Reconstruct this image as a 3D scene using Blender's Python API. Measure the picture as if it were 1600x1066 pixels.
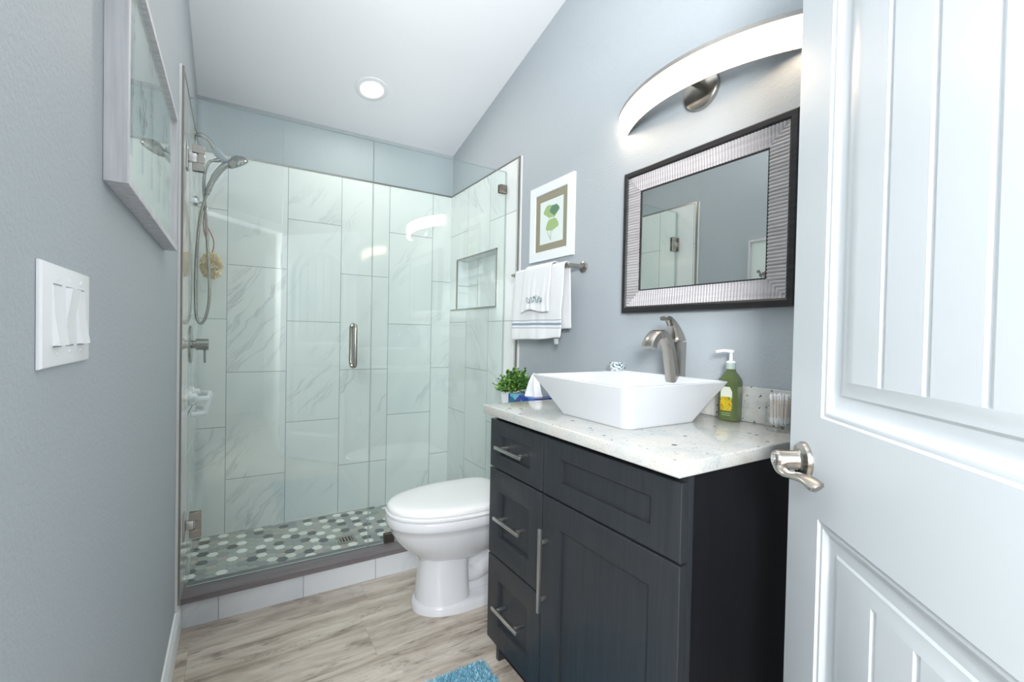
import bpy, bmesh, math, random
from mathutils import Vector, Matrix
random.seed(7)
for o in list(bpy.data.objects):
    bpy.data.objects.remove(o)
SC = bpy.context.scene
COL = SC.collection
PI = math.pi

# ------------------------------------------------------------------ camera
CAM_C = Vector((0.17488928, 0.85338251, 1.18050093))
CAM_R = Vector((0.85211245, -0.52297888, 0.01993642))
CAM_U = Vector((-0.00901554, 0.02341947, 0.99968507))
CAM_F = Vector((0.52328108, 0.85202384, -0.01524109))
cd = bpy.data.cameras.new('camera')
cam = bpy.data.objects.new('camera', cd)
COL.objects.link(cam)
M = Matrix.Identity(4)
for i in range(3):
    M[i][0] = CAM_R[i]; M[i][1] = CAM_U[i]; M[i][2] = -CAM_F[i]; M[i][3] = CAM_C[i]
cam.matrix_world = M
cd.sensor_width = 36.0
cd.lens = 711.5843 / 1600 * 36
cd.clip_start = 0.02
SC.camera = cam

# ------------------------------------------------------------------ view, world, lights
SC.view_settings.view_transform = 'Standard'
SC.view_settings.look = 'None'
SC.view_settings.gamma = 1
SC.view_settings.use_curve_mapping = False
SC.view_settings.exposure = 0.0
wd = bpy.data.worlds.new('world'); SC.world = wd
wd.use_nodes = True
wd.node_tree.nodes['Background'].inputs[0].default_value = (0.80, 0.90, 1.0, 1)
wd.node_tree.nodes['Background'].inputs[1].default_value = 1.0

def area_light(name, loc, target, sx, sy, power, color):
    l = bpy.data.lights.new(name, 'AREA'); l.shape = 'RECTANGLE'
    l.size = sx; l.size_y = sy; l.energy = power; l.color = color
    o = bpy.data.objects.new(name, l); COL.objects.link(o)
    o.location = loc
    o.rotation_euler = (Vector(target) - Vector(loc)).to_track_quat('-Z', 'Y').to_euler()
    return o
# unseen area lamps added in the hall to fill the room through the doorway
area_light('hall_fill', (-0.30, 0.10, 1.66), (0.75, 2.5, 1.40), 0.5, 0.5, 78.0, (0.98, 0.99, 1.0))
area_light('hall_side_fill', (-2.05, 0.1, 1.5), (1.2, 1.2, 1.2), 1.4, 1.7, 18.0, (0.90, 0.96, 1.0))  # added to brighten the open door; no window stands there
# the photographer's flash, turned up to the ceiling above the doorway
area_light('bounce_flash', (0.50, 1.60, 2.12), (0.52, 1.70, 3.2), 0.35, 0.35, 22.0, (1.0, 0.985, 0.96))
DIFFUSER_STRENGTH = 17.0
RECESSED_STRENGTH = 190.0

# ------------------------------------------------------------------ measured layout
W = 1.506      # right tile face
WP = 1.518     # right painted wall
D = 3.886      # back tile face
DP = 3.898
TX = 0.012     # left tile face
ZT = 2.148     # top of tile
SLOPE = 0.2566
ZC0 = 2.454
def ceil_z(y): return ZC0 + SLOPE * (D - y)
YG = 3.117     # shower glass
ZCT = 0.9307   # counter top
YC = 1.857     # vanity axis

# ------------------------------------------------------------------ helpers
def lin(c):
    c = c / 255.0
    return c / 12.92 if c <= 0.04045 else ((c + 0.055) / 1.055) ** 2.4
def rgb(r, g, b): return (lin(r), lin(g), lin(b), 1.0)

def new_mat(name):
    m = bpy.data.materials.new(name); m.use_nodes = True
    nt = m.node_tree
    return m, nt, nt.nodes['Principled BSDF']
def pmat(name, col, rough=0.5, metal=0.0, spec=0.5, **kw):
    m, nt, b = new_mat(name)
    b.inputs['Base Color'].default_value = col
    b.inputs['Roughness'].default_value = rough
    b.inputs['Metallic'].default_value = metal
    b.inputs['Specular IOR Level'].default_value = spec
    for k, v in kw.items():
        b.inputs[k.replace('_', ' ')].default_value = v
    return m
class N:
    """tiny node builder"""
    def __init__(s, nt): s.nt = nt
    def add(s, t, **kw):
        n = s.nt.nodes.new(t)
        for k, v in kw.items(): setattr(n, k, v)
        return n
    def link(s, a, b): s.nt.links.new(a, b)
    def val(s, inp, v):
        if hasattr(v, 'is_output') or isinstance(v, bpy.types.NodeSocket): s.link(v, inp)
        else: inp.default_value = v
    def math(s, op, a, b=0.0, c=0.0, clamp=False):
        n = s.add('ShaderNodeMath', operation=op); n.use_clamp = clamp
        s.val(n.inputs[0], a); s.val(n.inputs[1], b); s.val(n.inputs[2], c)
        return n.outputs[0]
    def obj(s):
        n = s.add('ShaderNodeTexCoord'); sp = s.add('ShaderNodeSeparateXYZ')
        s.link(n.outputs['Object'], sp.inputs[0])
        return n.outputs['Object'], sp.outputs
    def comb(s, x, y, z):
        n = s.add('ShaderNodeCombineXYZ')
        s.val(n.inputs[0], x); s.val(n.inputs[1], y); s.val(n.inputs[2], z)
        return n.outputs[0]
    def noise(s, vec, scale, detail=3.0, rough=0.5, dist=0.0):
        n = s.add('ShaderNodeTexNoise')
        if vec is not None: s.link(vec, n.inputs['Vector'])
        n.inputs['Scale'].default_value = scale; n.inputs['Detail'].default_value = detail
        n.inputs['Roughness'].default_value = rough; n.inputs['Distortion'].default_value = dist
        return n.outputs['Fac']
    def ramp(s, fac, stops):
        n = s.add('ShaderNodeValToRGB')
        el = n.color_ramp.elements
        while len(el) < len(stops): el.new(0.5)
        for e, (p, c) in zip(el, stops): e.position = p; e.color = c
        s.link(fac, n.inputs[0])
        return n.outputs[0]
    def mix(s, fac, a, b, mode='MIX'):
        n = s.add('ShaderNodeMix', data_type='RGBA', blend_type=mode)
        s.val(n.inputs[0], fac); s.val(n.inputs[6], a); s.val(n.inputs[7], b)
        return n.outputs[2]
    def bump(s, h, strength, dist, bsdf):
        n = s.add('ShaderNodeBump'); n.inputs['Strength'].default_value = strength
        n.inputs['Distance'].default_value = dist
        s.link(h, n.inputs['Height']); s.link(n.outputs[0], bsdf.inputs['Normal'])

class B:
    def __init__(s): s.bm = bmesh.new(); s.mi = 0
    def _f(s, vs):
        try: f = s.bm.faces.new(vs)
        except ValueError: return None
        f.material_index = s.mi; return f
    def poly(s, pts): return s._f([s.bm.verts.new(p) for p in pts])
    def box(s, x0, x1, y0, y1, z0, z1, bev=0.0, seg=2):
        x0, x1 = min(x0, x1), max(x0, x1); y0, y1 = min(y0, y1), max(y0, y1); z0, z1 = min(z0, z1), max(z0, z1)
        v = [s.bm.verts.new(p) for p in [(x0,y0,z0),(x1,y0,z0),(x1,y1,z0),(x0,y1,z0),(x0,y0,z1),(x1,y0,z1),(x1,y1,z1),(x0,y1,z1)]]
        fs = [s._f([v[i] for i in q]) for q in [(0,3,2,1),(4,5,6,7),(0,1,5,4),(1,2,6,5),(2,3,7,6),(3,0,4,7)]]
        if bev > 0:
            es = set(e for f in fs for e in f.edges)
            r = bmesh.ops.bevel(s.bm, geom=list(es), offset=bev, segments=seg, profile=0.5, affect='EDGES')
            for f in r['faces']: f.material_index = s.mi
        return s
    def prism(s, pts, ext):
        """polygon pts (3D) extruded by vector ext"""
        ext = Vector(ext)
        a = [s.bm.verts.new(p) for p in pts]; b = [s.bm.verts.new(Vector(p) + ext) for p in pts]
        n = len(a)
        s._f(a[::-1]); s._f(b)
        for i in range(n): s._f([a[i], a[(i+1) % n], b[(i+1) % n], b[i]])
        return s
    def loft(s, rings, cap0=True, cap1=True, closed=False):
        R = [[s.bm.verts.new(p) for p in r] for r in rings]
        n = len(R[0])
        for k in range(len(R) - (0 if closed else 1)):
            a, b = R[k], R[(k+1) % len(R)]
            for i in range(n): s._f([a[i], a[(i+1) % n], b[(i+1) % n], b[i]])
        if not closed:
            if cap0: s._f(R[0][::-1])
            if cap1: s._f(R[-1])
        return s
    def tube(s, pts, rad, n=12, sec=None, up=None, cap=True):
        """sweep; rad number/list; sec = list of (a,b) unit section points; up fixes the frame"""
        pts = [Vector(p) for p in pts]; m = len(pts)
        if not isinstance(rad, (list, tuple)): rad = [rad] * m
        if sec is None: sec = [(math.cos(2*PI*i/n), math.sin(2*PI*i/n)) for i in range(n)]
        rings = []; prev = None
        for i, p in enumerate(pts):
            t = (pts[min(i+1, m-1)] - pts[max(i-1, 0)]).normalized()
            if up is not None: u = Vector(up)
            elif prev is None: u = Vector((0,0,1)) if abs(t.z) < .9 else Vector((1,0,0))
            else: u = prev
            u = (u - t * u.dot(t)).normalized(); prev = u
            w = t.cross(u)
            r = rad[i]; ra, rb = r if isinstance(r, tuple) else (r, r)
            rings.append([p + u * (a*ra) + w * (b*rb) for a, b in sec])
        return s.loft(rings, cap, cap)
    def lathe(s, prof, c, axis=(0,0,1), n=24, cap=True):
        """prof list of (r, h) along axis from centre c"""
        ax = Vector(axis).normalized(); u = Vector((1,0,0)) if abs(ax.x) < .9 else Vector((0,1,0))
        u = (u - ax*u.dot(ax)).normalized(); w = ax.cross(u); c = Vector(c)
        rings = [[c + ax*h + u*(r*math.cos(2*PI*i/n)) + w*(r*math.sin(2*PI*i/n)) for i in range(n)] for r, h in prof]
        return s.loft(rings, cap, cap)
    def cyl(s, p0, p1, r, n=16):
        p0, p1 = Vector(p0), Vector(p1)
        return s.lathe([(r, 0), (r, (p1-p0).length)], p0, p1-p0, n)
    def xf(s, m):
        bmesh.ops.transform(s.bm, matrix=m, verts=s.bm.verts); return s
    def build(s, name, mats, parent=None, smooth=40, recalc=True):
        if recalc: bmesh.ops.recalc_face_normals(s.bm, faces=s.bm.faces)
        me = bpy.data.meshes.new(name)
        for f in s.bm.faces: f.smooth = True
        ca = math.radians(smooth)
        for e in s.bm.edges:
            if len(e.link_faces) == 2:
                try: e.smooth = e.calc_face_angle() < ca
                except ValueError: pass
        s.bm.to_mesh(me); s.bm.free()
        for m in (mats if isinstance(mats, (list, tuple)) else [mats]): me.materials.append(m)
        o = bpy.data.objects.new(name, me); COL.objects.link(o)
        if parent is not None: attach(o, parent)
        return o
ROOT_LOC = {}
def attach(o, parent):
    o.parent = parent
    loc = ROOT_LOC.get(parent.name)
    if loc is not None: o.matrix_parent_inverse = Matrix.Translation(-Vector(loc))
def thing(name, label, cat, loc, group=None):
    o = bpy.data.objects.new(name, None); COL.objects.link(o)
    o.empty_display_size = 0.05
    o.location = loc; ROOT_LOC[o.name] = loc
    tag(o, label, cat, group); return o
def tag(o, label, cat, group=None):
    o['label'] = label; o['category'] = cat; o['kind'] = 'thing'
    if group: o['group'] = group
    return o
def struct(o): o['kind'] = 'structure'; return o
def arc(c, r, a0, a1, n, u=(1,0,0), w=(0,0,1)):
    c, u, w = Vector(c), Vector(u), Vector(w)
    return [c + u*(r*math.cos(a0+(a1-a0)*i/n)) + w*(r*math.sin(a0+(a1-a0)*i/n)) for i in range(n+1)]
def smooth_path(pts, sub=6):
    """Catmull-Rom"""
    P = [Vector(p) for p in pts]; P = [2*P[0]-P[1]] + P + [2*P[-1]-P[-2]]
    out = []
    for i in range(1, len(P)-2):
        for k in range(sub):
            t = k/sub
            out.append(0.5*((2*P[i]) + (P[i+1]-P[i-1])*t + (2*P[i-1]-5*P[i]+4*P[i+1]-P[i+2])*t*t + (3*P[i]-P[i-1]-3*P[i+1]+P[i+2])*t**3))
    out.append(P[-2]); return out
def lerp(a, b, t): return a + (b-a)*t
RSEC = [(1,.7),(.7,1),(-.7,1),(-1,.7),(-1,-.7),(-.7,-1),(.7,-1),(1,-.7)]   # rounded square section

# ------------------------------------------------------------------ materials
def paint(name, col, bump=0.12, rough=0.55):
    m, nt, b = new_mat(name); n = N(nt)
    vec, _ = n.obj()
    b.inputs['Base Color'].default_value = col; b.inputs['Roughness'].default_value = rough
    b.inputs['Specular IOR Level'].default_value = 0.35
    h = n.noise(vec, 130, 3, .6)
    n.bump(h, bump, 0.004, b)
    return m
M_WALL = paint('blue_grey_paint', rgb(173, 181, 187), 0.36)
M_CEIL = paint('white_ceiling_paint', rgb(241, 245, 250), 0.05, 0.7)
M_HALL = paint('hall_paint', rgb(222, 222, 220), 0.05)
M_WHITE = pmat('white_gloss_paint', rgb(236, 240, 243), 0.28)
M_TRIMW = pmat('white_trim_paint', rgb(232, 236, 238), 0.35)
M_NICKEL = pmat('brushed_nickel', rgb(176, 171, 164), 0.26, 1.0)
M_NICKEL_D = pmat('dark_nickel', rgb(140, 134, 126), 0.3, 1.0)
M_PULL = pmat('satin_pull_metal', rgb(206, 205, 203), 0.34, 1.0)
M_SHOWER = pmat('shower_nickel', rgb(152, 149, 143), 0.2, 1.0)
M_DOOR = pmat('door_paint', rgb(216, 223, 228), 0.3)
M_CHROME = pmat('chrome', rgb(205, 206, 208), 0.12, 1.0)
M_EDGE = pmat('metal_edge_trim', rgb(150, 146, 140), 0.3, 1.0)
M_PORC = pmat('white_porcelain', rgb(212, 216, 221), 0.07, Coat_Weight=0.5)
M_TOILET = pmat('toilet_porcelain', rgb(214, 216, 220), 0.08, Coat_Weight=0.5)
M_SEAT = pmat('white_toilet_plastic', rgb(236, 237, 238), 0.2)
M_PLASTIC = pmat('white_plastic', rgb(240, 242, 245), 0.3)
M_MIRROR = pmat('mirror_silver', (0.80, 0.83, 0.82, 1), 0.0, 1.0)
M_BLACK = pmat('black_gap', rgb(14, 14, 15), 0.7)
M_GREYPL = pmat('grey_plastic', rgb(150, 160, 170), 0.4)
M_LIT_EDGE = pmat('lit_edge_white', rgb(228, 230, 230), 0.5)  # white standing for light on the side edge of the tile trim

def emit(name, col, strength):
    m = bpy.data.materials.new(name); m.use_nodes = True
    nt = m.node_tree; nt.nodes.remove(nt.nodes['Principled BSDF'])
    e = nt.nodes.new('ShaderNodeEmission'); e.inputs[0].default_value = col; e.inputs[1].default_value = strength
    nt.links.new(e.outputs[0], nt.nodes['Material Output'].inputs[0]); return m
M_DIFF = emit('lit_diffuser', (1.0, 0.77, 0.56, 1), DIFFUSER_STRENGTH)
M_REC = emit('lit_lens', (1.0, 0.92, 0.82, 1), RECESSED_STRENGTH)

def clear_glass(name, tint, refl=1.0):
    """clear pane: straight-through transmission plus Fresnel (Schlick) reflection"""
    m = bpy.data.materials.new(name); m.use_nodes = True
    nt = m.node_tree; nt.nodes.remove(nt.nodes['Principled BSDF']); n = N(nt)
    lw = n.add('ShaderNodeLayerWeight'); lw.inputs[0].default_value = 0.5
    f5 = n.math('POWER', lw.outputs['Facing'], 5.0)
    F = n.math('MULTIPLY_ADD', f5, 0.955 * refl, 0.045 * refl)
    tr = n.add('ShaderNodeBsdfTransparent'); tr.inputs[0].default_value = tint
    gl = n.add('ShaderNodeBsdfGlossy'); gl.inputs['Roughness'].default_value = 0.0
    gl.inputs[0].default_value = (0.97, 1.0, 0.99, 1)
    mx = n.add('ShaderNodeMixShader')
    n.link(F, mx.inputs[0]); n.link(tr.outputs[0], mx.inputs[1]); n.link(gl.outputs[0], mx.inputs[2])
    n.link(mx.outputs[0], nt.nodes['Material Output'].inputs[0]); return m
M_GLASS = clear_glass('shower_glass', (0.955, 0.990, 0.982, 1))
M_GLASS_EDGE = pmat('glass_edge', rgb(168, 186, 182), 0.15)
M_PICGLASS = clear_glass('picture_glass', (0.98, 0.99, 0.985, 1))
M_CUPGLASS = clear_glass('clear_cup_glass', (0.975, 0.98, 0.98, 1), 1.4)

def tile_mat(name, axis, u0, uw, zo_even, zo_odd, zh, base=(234, 237, 236), grout=(150, 157, 158)):
    m, nt, b = new_mat(name); n = N(nt)
    vec, xyz = n.obj()
    u = xyz[axis]; z = xyz[2]
    cu = n.math('DIVIDE', n.math('SUBTRACT', u, u0), uw)
    ci = n.math('FLOOR', cu); fu = n.math('SUBTRACT', cu, ci)
    odd = n.math('FLOORED_MODULO', ci, 2.0)
    zo = n.math('MULTIPLY_ADD', odd, zo_odd - zo_even, zo_even)
    cz = n.math('DIVIDE', n.math('SUBTRACT', z, zo), zh)
    zi = n.math('FLOOR', cz); fz = n.math('SUBTRACT', cz, zi)
    gw = 0.0022
    eu = n.math('MINIMUM', fu, n.math('SUBTRACT', 1.0, fu)); ez = n.math('MINIMUM', fz, n.math('SUBTRACT', 1.0, fz))
    gu = n.math('LESS_THAN', eu, gw / uw * .8); gz = n.math('LESS_THAN', ez, gw / zh * .8)
    g = n.math('MAXIMUM', gu, gz)
    # per tile offset so that the veins break at the joints
    seed = n.add('ShaderNodeTexWhiteNoise', noise_dimensions='2D')
    n.link(n.comb(ci, zi, 0.0), seed.inputs[0])
    off = n.math('MULTIPLY', seed.outputs[0], 37.0)
    # diagonal coordinates
    a = n.math('ADD', n.math('MULTIPLY', u, 0.80), n.math('MULTIPLY', z, -0.60))
    c = n.math('ADD', n.math('MULTIPLY', u, 0.60), n.math('MULTIPLY', z, 0.80))
    wav = n.noise(n.comb(n.math('MULTIPLY', u, 1.0), n.math('MULTIPLY', z, 1.0), off), 5.0, 2)
    a2 = n.math('MULTIPLY_ADD', wav, 0.13, a)
    v1 = n.noise(n.comb(n.math('MULTIPLY', a2, 6.5), n.math('MULTIPLY', c, 0.9), off), 1.0, 6, .62, .3)
    ridge = n.math('ABSOLUTE', n.math('SUBTRACT', v1, 0.5))
    thin = n.math('SUBTRACT', 1.0, n.math('MULTIPLY', ridge, 30.0), clamp=True)
    mask = n.noise(n.comb(n.math('MULTIPLY', a, 3.0), n.math('MULTIPLY', c, 1.4), n.math('ADD', off, 11.0)), 1.0, 2)
    mk = n.math('MULTIPLY', n.math('SUBTRACT', mask, 0.50, clamp=True), 4.2, clamp=True)
    vein = n.math('MULTIPLY', n.math('POWER', thin, 1.6), mk)
    cloud = n.noise(n.comb(n.math('MULTIPLY', a2, 3.4), n.math('MULTIPLY', c, 1.1), n.math('ADD', off, 5.0)), 1.0, 4)
    cl = n.math('MULTIPLY', n.math('SUBTRACT', cloud, 0.52, clamp=True), 3.2, clamp=True)
    col = n.mix(cl, rgb(*base), rgb(base[0]-22, base[1]-17, base[2]-13))
    col = n.mix(n.math('MULTIPLY', vein, 0.48), col, rgb(140, 152, 162))
    col = n.mix(g, col, rgb(*grout))
    n.link(col, b.inputs['Base Color'])
    rgh = n.math('MULTIPLY_ADD', g, 0.5, 0.06)
    n.link(rgh, b.inputs['Roughness'])
    n.bump(n.math('SUBTRACT', 1.0, g), 0.3, 0.001, b)
    return m
M_TILE_BACK = tile_mat('marble_tile_back', 0, 0.1467, 0.305, 0.3214, 0.6226, 0.61)
M_TILE_RIGHT = tile_mat('marble_tile_right', 1, 3.6093, 0.305, 0.6445, 0.9519, 0.61)
M_TILE_LEFT = tile_mat('marble_tile_left', 1, 3.58, 0.305, 0.33, 0.63, 0.61)
M_TILE_CURB = tile_mat('marble_tile_curb', 0, 0.1367, 0.3153, -1.0, -1.0, 3.0, (214, 218, 222))
M_TILE_NICHE = tile_mat('marble_tile_niche', 1, 3.62, 0.305, 0.9, 1.2, 0.61, (230, 234, 234))

def floor_mat():
    m, nt, b = new_mat('grey_oak_plank_floor'); n = N(nt)
    vec, xyz = n.obj(); x, y = xyz[0], xyz[1]
    pw, pl = 0.182, 1.22
    ry = n.math('DIVIDE', n.math('ADD', y, 0.055), pw); ri = n.math('FLOOR', ry); fy = n.math('SUBTRACT', ry, ri)
    wn = n.add('ShaderNodeTexWhiteNoise', noise_dimensions='1D'); n.link(ri, wn.inputs['W'])
    xs = n.math('DIVIDE', n.math('ADD', x, n.math('MULTIPLY', wn.outputs[0], pl)), pl)
    xi = n.math('FLOOR', xs); fx = n.math('SUBTRACT', xs, xi)
    w2 = n.add('ShaderNodeTexWhiteNoise', noise_dimensions='2D'); n.link(n.comb(ri, xi, 0.0), w2.inputs[0])
    off = n.math('MULTIPLY', w2.outputs[0], 53.0)
    g1 = n.noise(n.comb(n.math('MULTIPLY', x, 2.0), n.math('MULTIPLY', y, 17.0), off), 1.0, 6, .62, .5)
    g2 = n.noise(n.comb(n.math('MULTIPLY', x, 9.0), n.math('MULTIPLY', y, 110.0), off), 1.0, 4, .6, .2)
    g3 = n.noise(n.comb(n.math('MULTIPLY', x, 3.5), n.math('MULTIPLY', y, 9.0), n.math('ADD', off, 9.0)), 1.0, 5, .65, .8)
    col = n.ramp(g1, [(0.28, rgb(122, 109, 97)), (0.42, rgb(168, 156, 143)), (0.55, rgb(190, 181, 169)), (0.72, rgb(208, 201, 192))])
    dark = n.math('MULTIPLY', n.math('SUBTRACT', g3, 0.51, clamp=True), 7.0, clamp=True)
    dk = n.math('MULTIPLY', dark, n.math('MULTIPLY', n.math('SUBTRACT', g2, 0.36, clamp=True), 3.4, clamp=True))
    col = n.mix(n.math('MULTIPLY', dk, 0.85), col, rgb(92, 80, 70))
    g4 = n.noise(n.comb(n.math('MULTIPLY', x, 34.0), n.math('MULTIPLY', y, 150.0), off), 1.0, 3, .7, 1.2)
    g5 = n.noise(n.comb(n.math('MULTIPLY', x, 4.2), n.math('MULTIPLY', y, 15.0), n.math('ADD', off, 21.0)), 1.0, 3, .6, .6)
    crk = n.math('MULTIPLY', n.math('MULTIPLY', n.math('SUBTRACT', g5, 0.56, clamp=True), 9.0, clamp=True), n.math('MULTIPLY', n.math('SUBTRACT', g4, 0.48, clamp=True), 6.0, clamp=True))
    col = n.mix(n.math('MULTIPLY', crk, 0.75), col, rgb(88, 76, 68))
    fine = n.math('MULTIPLY_ADD', g2, 0.30, 0.88)
    tone = n.math('MULTIPLY_ADD', w2.outputs[0], 0.16, 0.92)
    k = n.math('MULTIPLY', fine, tone)
    col = n.mix(1.0, col, n.comb(k, k, k), 'MULTIPLY')
    ey = n.math('MINIMUM', fy, n.math('SUBTRACT', 1.0, fy)); ex = n.math('MINIMUM', fx, n.math('SUBTRACT', 1.0, fx))
    g = n.math('MAXIMUM', n.math('LESS_THAN', ey, 0.0055), n.math('LESS_THAN', ex, 0.0009))
    col = n.mix(n.math('MULTIPLY', g, 0.28), col, rgb(96, 86, 78))
    n.link(col, b.inputs['Base Color']); b.inputs['Roughness'].default_value = 0.38
    n.bump(n.math('ADD', g2, n.math('MULTIPLY', g, -1.0)), 0.12, 0.001, b)
    return m
M_FLOOR = floor_mat()

def granite_mat():
    m, nt, b = new_mat('white_speckled_granite'); n = N(nt)
    vec, xyz = n.obj()
    big = n.noise(vec, 11, 4, .6)
    streak = n.noise(n.comb(n.math('MULTIPLY', xyz[0], 60.0), n.math('MULTIPLY', xyz[1], 22.0), n.math('MULTIPLY', xyz[2], 40.0)), 1.0, 5, .65)
    fine = n.noise(vec, 190, 3, .7)
    col = n.ramp(big, [(0.3, rgb(186, 191, 190)), (0.5, rgb(200, 201, 197)), (0.72, rgb(205, 199, 190))])
    s1 = n.math('MULTIPLY', n.math('SUBTRACT', streak, 0.56, clamp=True), 5.0, clamp=True)
    col = n.mix(n.math('MULTIPLY', s1, 0.6), col, rgb(160, 162, 162))
    f1 = n.math('MULTIPLY', n.math('SUBTRACT', fine, 0.50, clamp=True), 3.5, clamp=True)
    col = n.mix(n.math('MULTIPLY', f1, 0.62), col, rgb(142, 147, 150))
    def specks(scale, thr, prob, c, col):
        v = n.add('ShaderNodeTexVoronoi'); v.inputs['Scale'].default_value = scale
        dis = n.noise(vec, 300, 2); 
        n.link(vec, v.inputs['Vector'])
        sp = n.add('ShaderNodeSeparateColor'); n.link(v.outputs['Color'], sp.inputs[0])
        on = n.math('GREATER_THAN', sp.outputs[0], prob)
        rad = n.math('MULTIPLY', n.math('MULTIPLY', sp.outputs[1], thr), n.math('MULTIPLY_ADD', dis, 1.6, 0.2))
        d = n.math('LESS_THAN', v.outputs['Distance'], rad)
        return n.mix(n.math('MULTIPLY', n.math('MULTIPLY', d, on), 0.95), col, rgb(*c))
    col = specks(38, 0.29, 0.84, (26, 28, 34), col)
    col = specks(64, 0.24, 0.90, (46, 48, 54), col)
    col = specks(80, 0.26, 0.86, (112, 112, 114), col)
    n.link(col, b.inputs['Base Color']); b.inputs['Roughness'].default_value = 0.12
    return m
M_GRANITE = granite_mat()

def wood_paint(name, c0, c1, axis=2, rough=0.36, amt=0.6):
    """painted or stained wood with a faint grain along an axis"""
    m, nt, b = new_mat(name); n = N(nt)
    vec, xyz = n.obj(); k = [90.0, 90.0, 90.0]; k[axis] = 4.0
    g = n.noise(n.comb(*[n.math('MULTIPLY', xyz[i], k[i]) for i in range(3)]), 1.0, 4, .6)
    col = n.ramp(g, [(0.3, c0), (0.7, c1)])
    n.link(col, b.inputs['Base Color']); b.inputs['Roughness'].default_value = rough
    b.inputs['Specular IOR Level'].default_value = 0.4
    return m
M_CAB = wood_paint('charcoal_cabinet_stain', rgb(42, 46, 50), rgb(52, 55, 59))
M_CABSHADE = wood_paint('shaded_cabinet_side', rgb(22, 22, 25), rgb(29, 29, 33))  # shade beside the open door put into the panel's colour
M_FRAMEW = wood_paint('white_washed_wood', rgb(186, 186, 191), rgb(216, 216, 221), 2, 0.5)
M_FRAMEWY = wood_paint('white_washed_wood_rail', rgb(150, 150, 154), rgb(176, 176, 180), 1, 0.5)
M_BLKWOOD = wood_paint('black_brown_wood', rgb(24, 24, 27), rgb(46, 45, 47), 1, 0.4)
M_BLKWOODZ = wood_paint('black_brown_wood_stile', rgb(24, 24, 27), rgb(46, 45, 47), 2, 0.4)
M_SILVER = wood_paint('pewter_ribbed_wood', rgb(164, 161, 164), rgb(190, 187, 190), 1, 0.4)
M_SILL = wood_paint('grey_stone_sill', rgb(104, 98, 100), rgb(122, 116, 118), 0, 0.14)

HEXC = [(244, 245, 240), (228, 230, 224), (156, 162, 162), (172, 178, 176), (98, 104, 107), (172, 176, 168), (186, 178, 172)]
M_HEX = [pmat('hex_tile_%d' % i, rgb(*c), 0.12) for i, c in enumerate(HEXC)]
M_GROUT = pmat('mosaic_grout', rgb(158, 163, 162), 0.7)

# ------------------------------------------------------------------ setting
b = B(); b.box(-2.3, 1.64, -2.0, 4.02, -0.10, 0.0); struct(b.build('floor', M_FLOOR))
# sloped bathroom ceiling
b = B()
y0, y1 = 0.58, 4.02
b.prism([(-0.12, y0, ceil_z(y0)), (-0.12, y1, ceil_z(y1)), (-0.12, y1, ceil_z(y1)+.1), (-0.12, y0, ceil_z(y0)+.1)], (1.76, 0, 0))
struct(b.build('ceiling', M_CEIL))
def wall_x(bb, xa, xb, ya, yb, z0=0.0, extra=0.02):
    bb.prism([(xa, ya, z0), (xa, yb, z0), (xa, yb, ceil_z(yb)+extra), (xa, ya, ceil_z(ya)+extra)], (xb-xa, 0, 0))
b = B(); wall_x(b, -0.12, 0.0, 1.257, 4.02); struct(b.build('wall_left', M_WALL))
b = B(); b.box(0.0, WP, DP, 4.02, 0, ceil_z(DP)); struct(b.build('wall_back', M_WALL))
# right wall with the niche opening
NY0, NY1, NZ0, NZ1 = 3.208, 3.772, 1.343, 1.687
b = B()
wall_x(b, WP, 1.64, 0.58, NY0); wall_x(b, WP, 1.64, NY1, DP)
b.box(WP, 1.64, NY0, NY1, 0, NZ0); wall_x(b, WP, 1.64, NY0, NY1, NZ1)
b.box(1.60, 1.64, NY0, NY1, NZ0, NZ1)
struct(b.build('wall_right', M_WALL))
# entry walls: short straight piece behind the door, diagonal head over the doorway
b = B(); wall_x(b, 0.56, WP, 0.58, 0.70); struct(b.build('wall_entry', M_WALL))
HJ = Vector((0.552, 0.705, 0)); LJ = Vector((0.0, 1.257, 0)); OUT = Vector((-0.707, -0.707, 0)) * 0.11
DH = 2.06
b = B()
za, zb = ceil_z(HJ.y), ceil_z(LJ.y)
b.prism([HJ+Vector((0,0,DH)), LJ+Vector((0,0,DH)), LJ+Vector((0,0,zb)), HJ+Vector((0,0,za))], OUT)
struct(b.build('wall_doorway_head', M_WALL))
cdir = (LJ-HJ).normalized(); nin = Vector((0.707, 0.707, 0))
b = B()
L = (LJ-HJ).length
for zz0, zz1, th in ((DH, DH+.058, .018), (DH+.058, DH+.066, .024)):
    b.prism([HJ+Vector((0,0,zz0)), LJ-cdir*.02+Vector((0,0,zz0)), LJ-cdir*.02+Vector((0,0,zz1)), HJ+Vector((0,0,zz1))], nin*th)
struct(b.build('trim_1', M_TRIMW))
# hall beyond the doorway
b = B(); b.box(-2.3, -2.2, -2.0, 1.36, 0, 2.5); struct(b.build('wall_hall_left', M_HALL))
b = B(); b.box(-2.3, 0.68, -2.1, -2.0, 0, 2.5); struct(b.build('wall_hall_front', M_HALL))
b = B(); b.box(-2.2, -0.12, 1.257, 1.36, 0, 2.5); struct(b.build('wall_hall_back', M_HALL))
b = B(); b.box(0.56, 0.68, -2.0, 0.58, 0, 2.5); struct(b.build('wall_hall_right', M_HALL))
b = B(); b.prism([(-2.3,-2.1,2.5),(0.68,-2.1,2.5),(0.68,0.58,2.5),(0.47,0.63,2.5),(-0.08,1.18,2.5),(-0.12,1.36,2.5),(-2.3,1.36,2.5)], (0,0,.1))
struct(b.build('ceiling_hall', M_CEIL))

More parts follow.
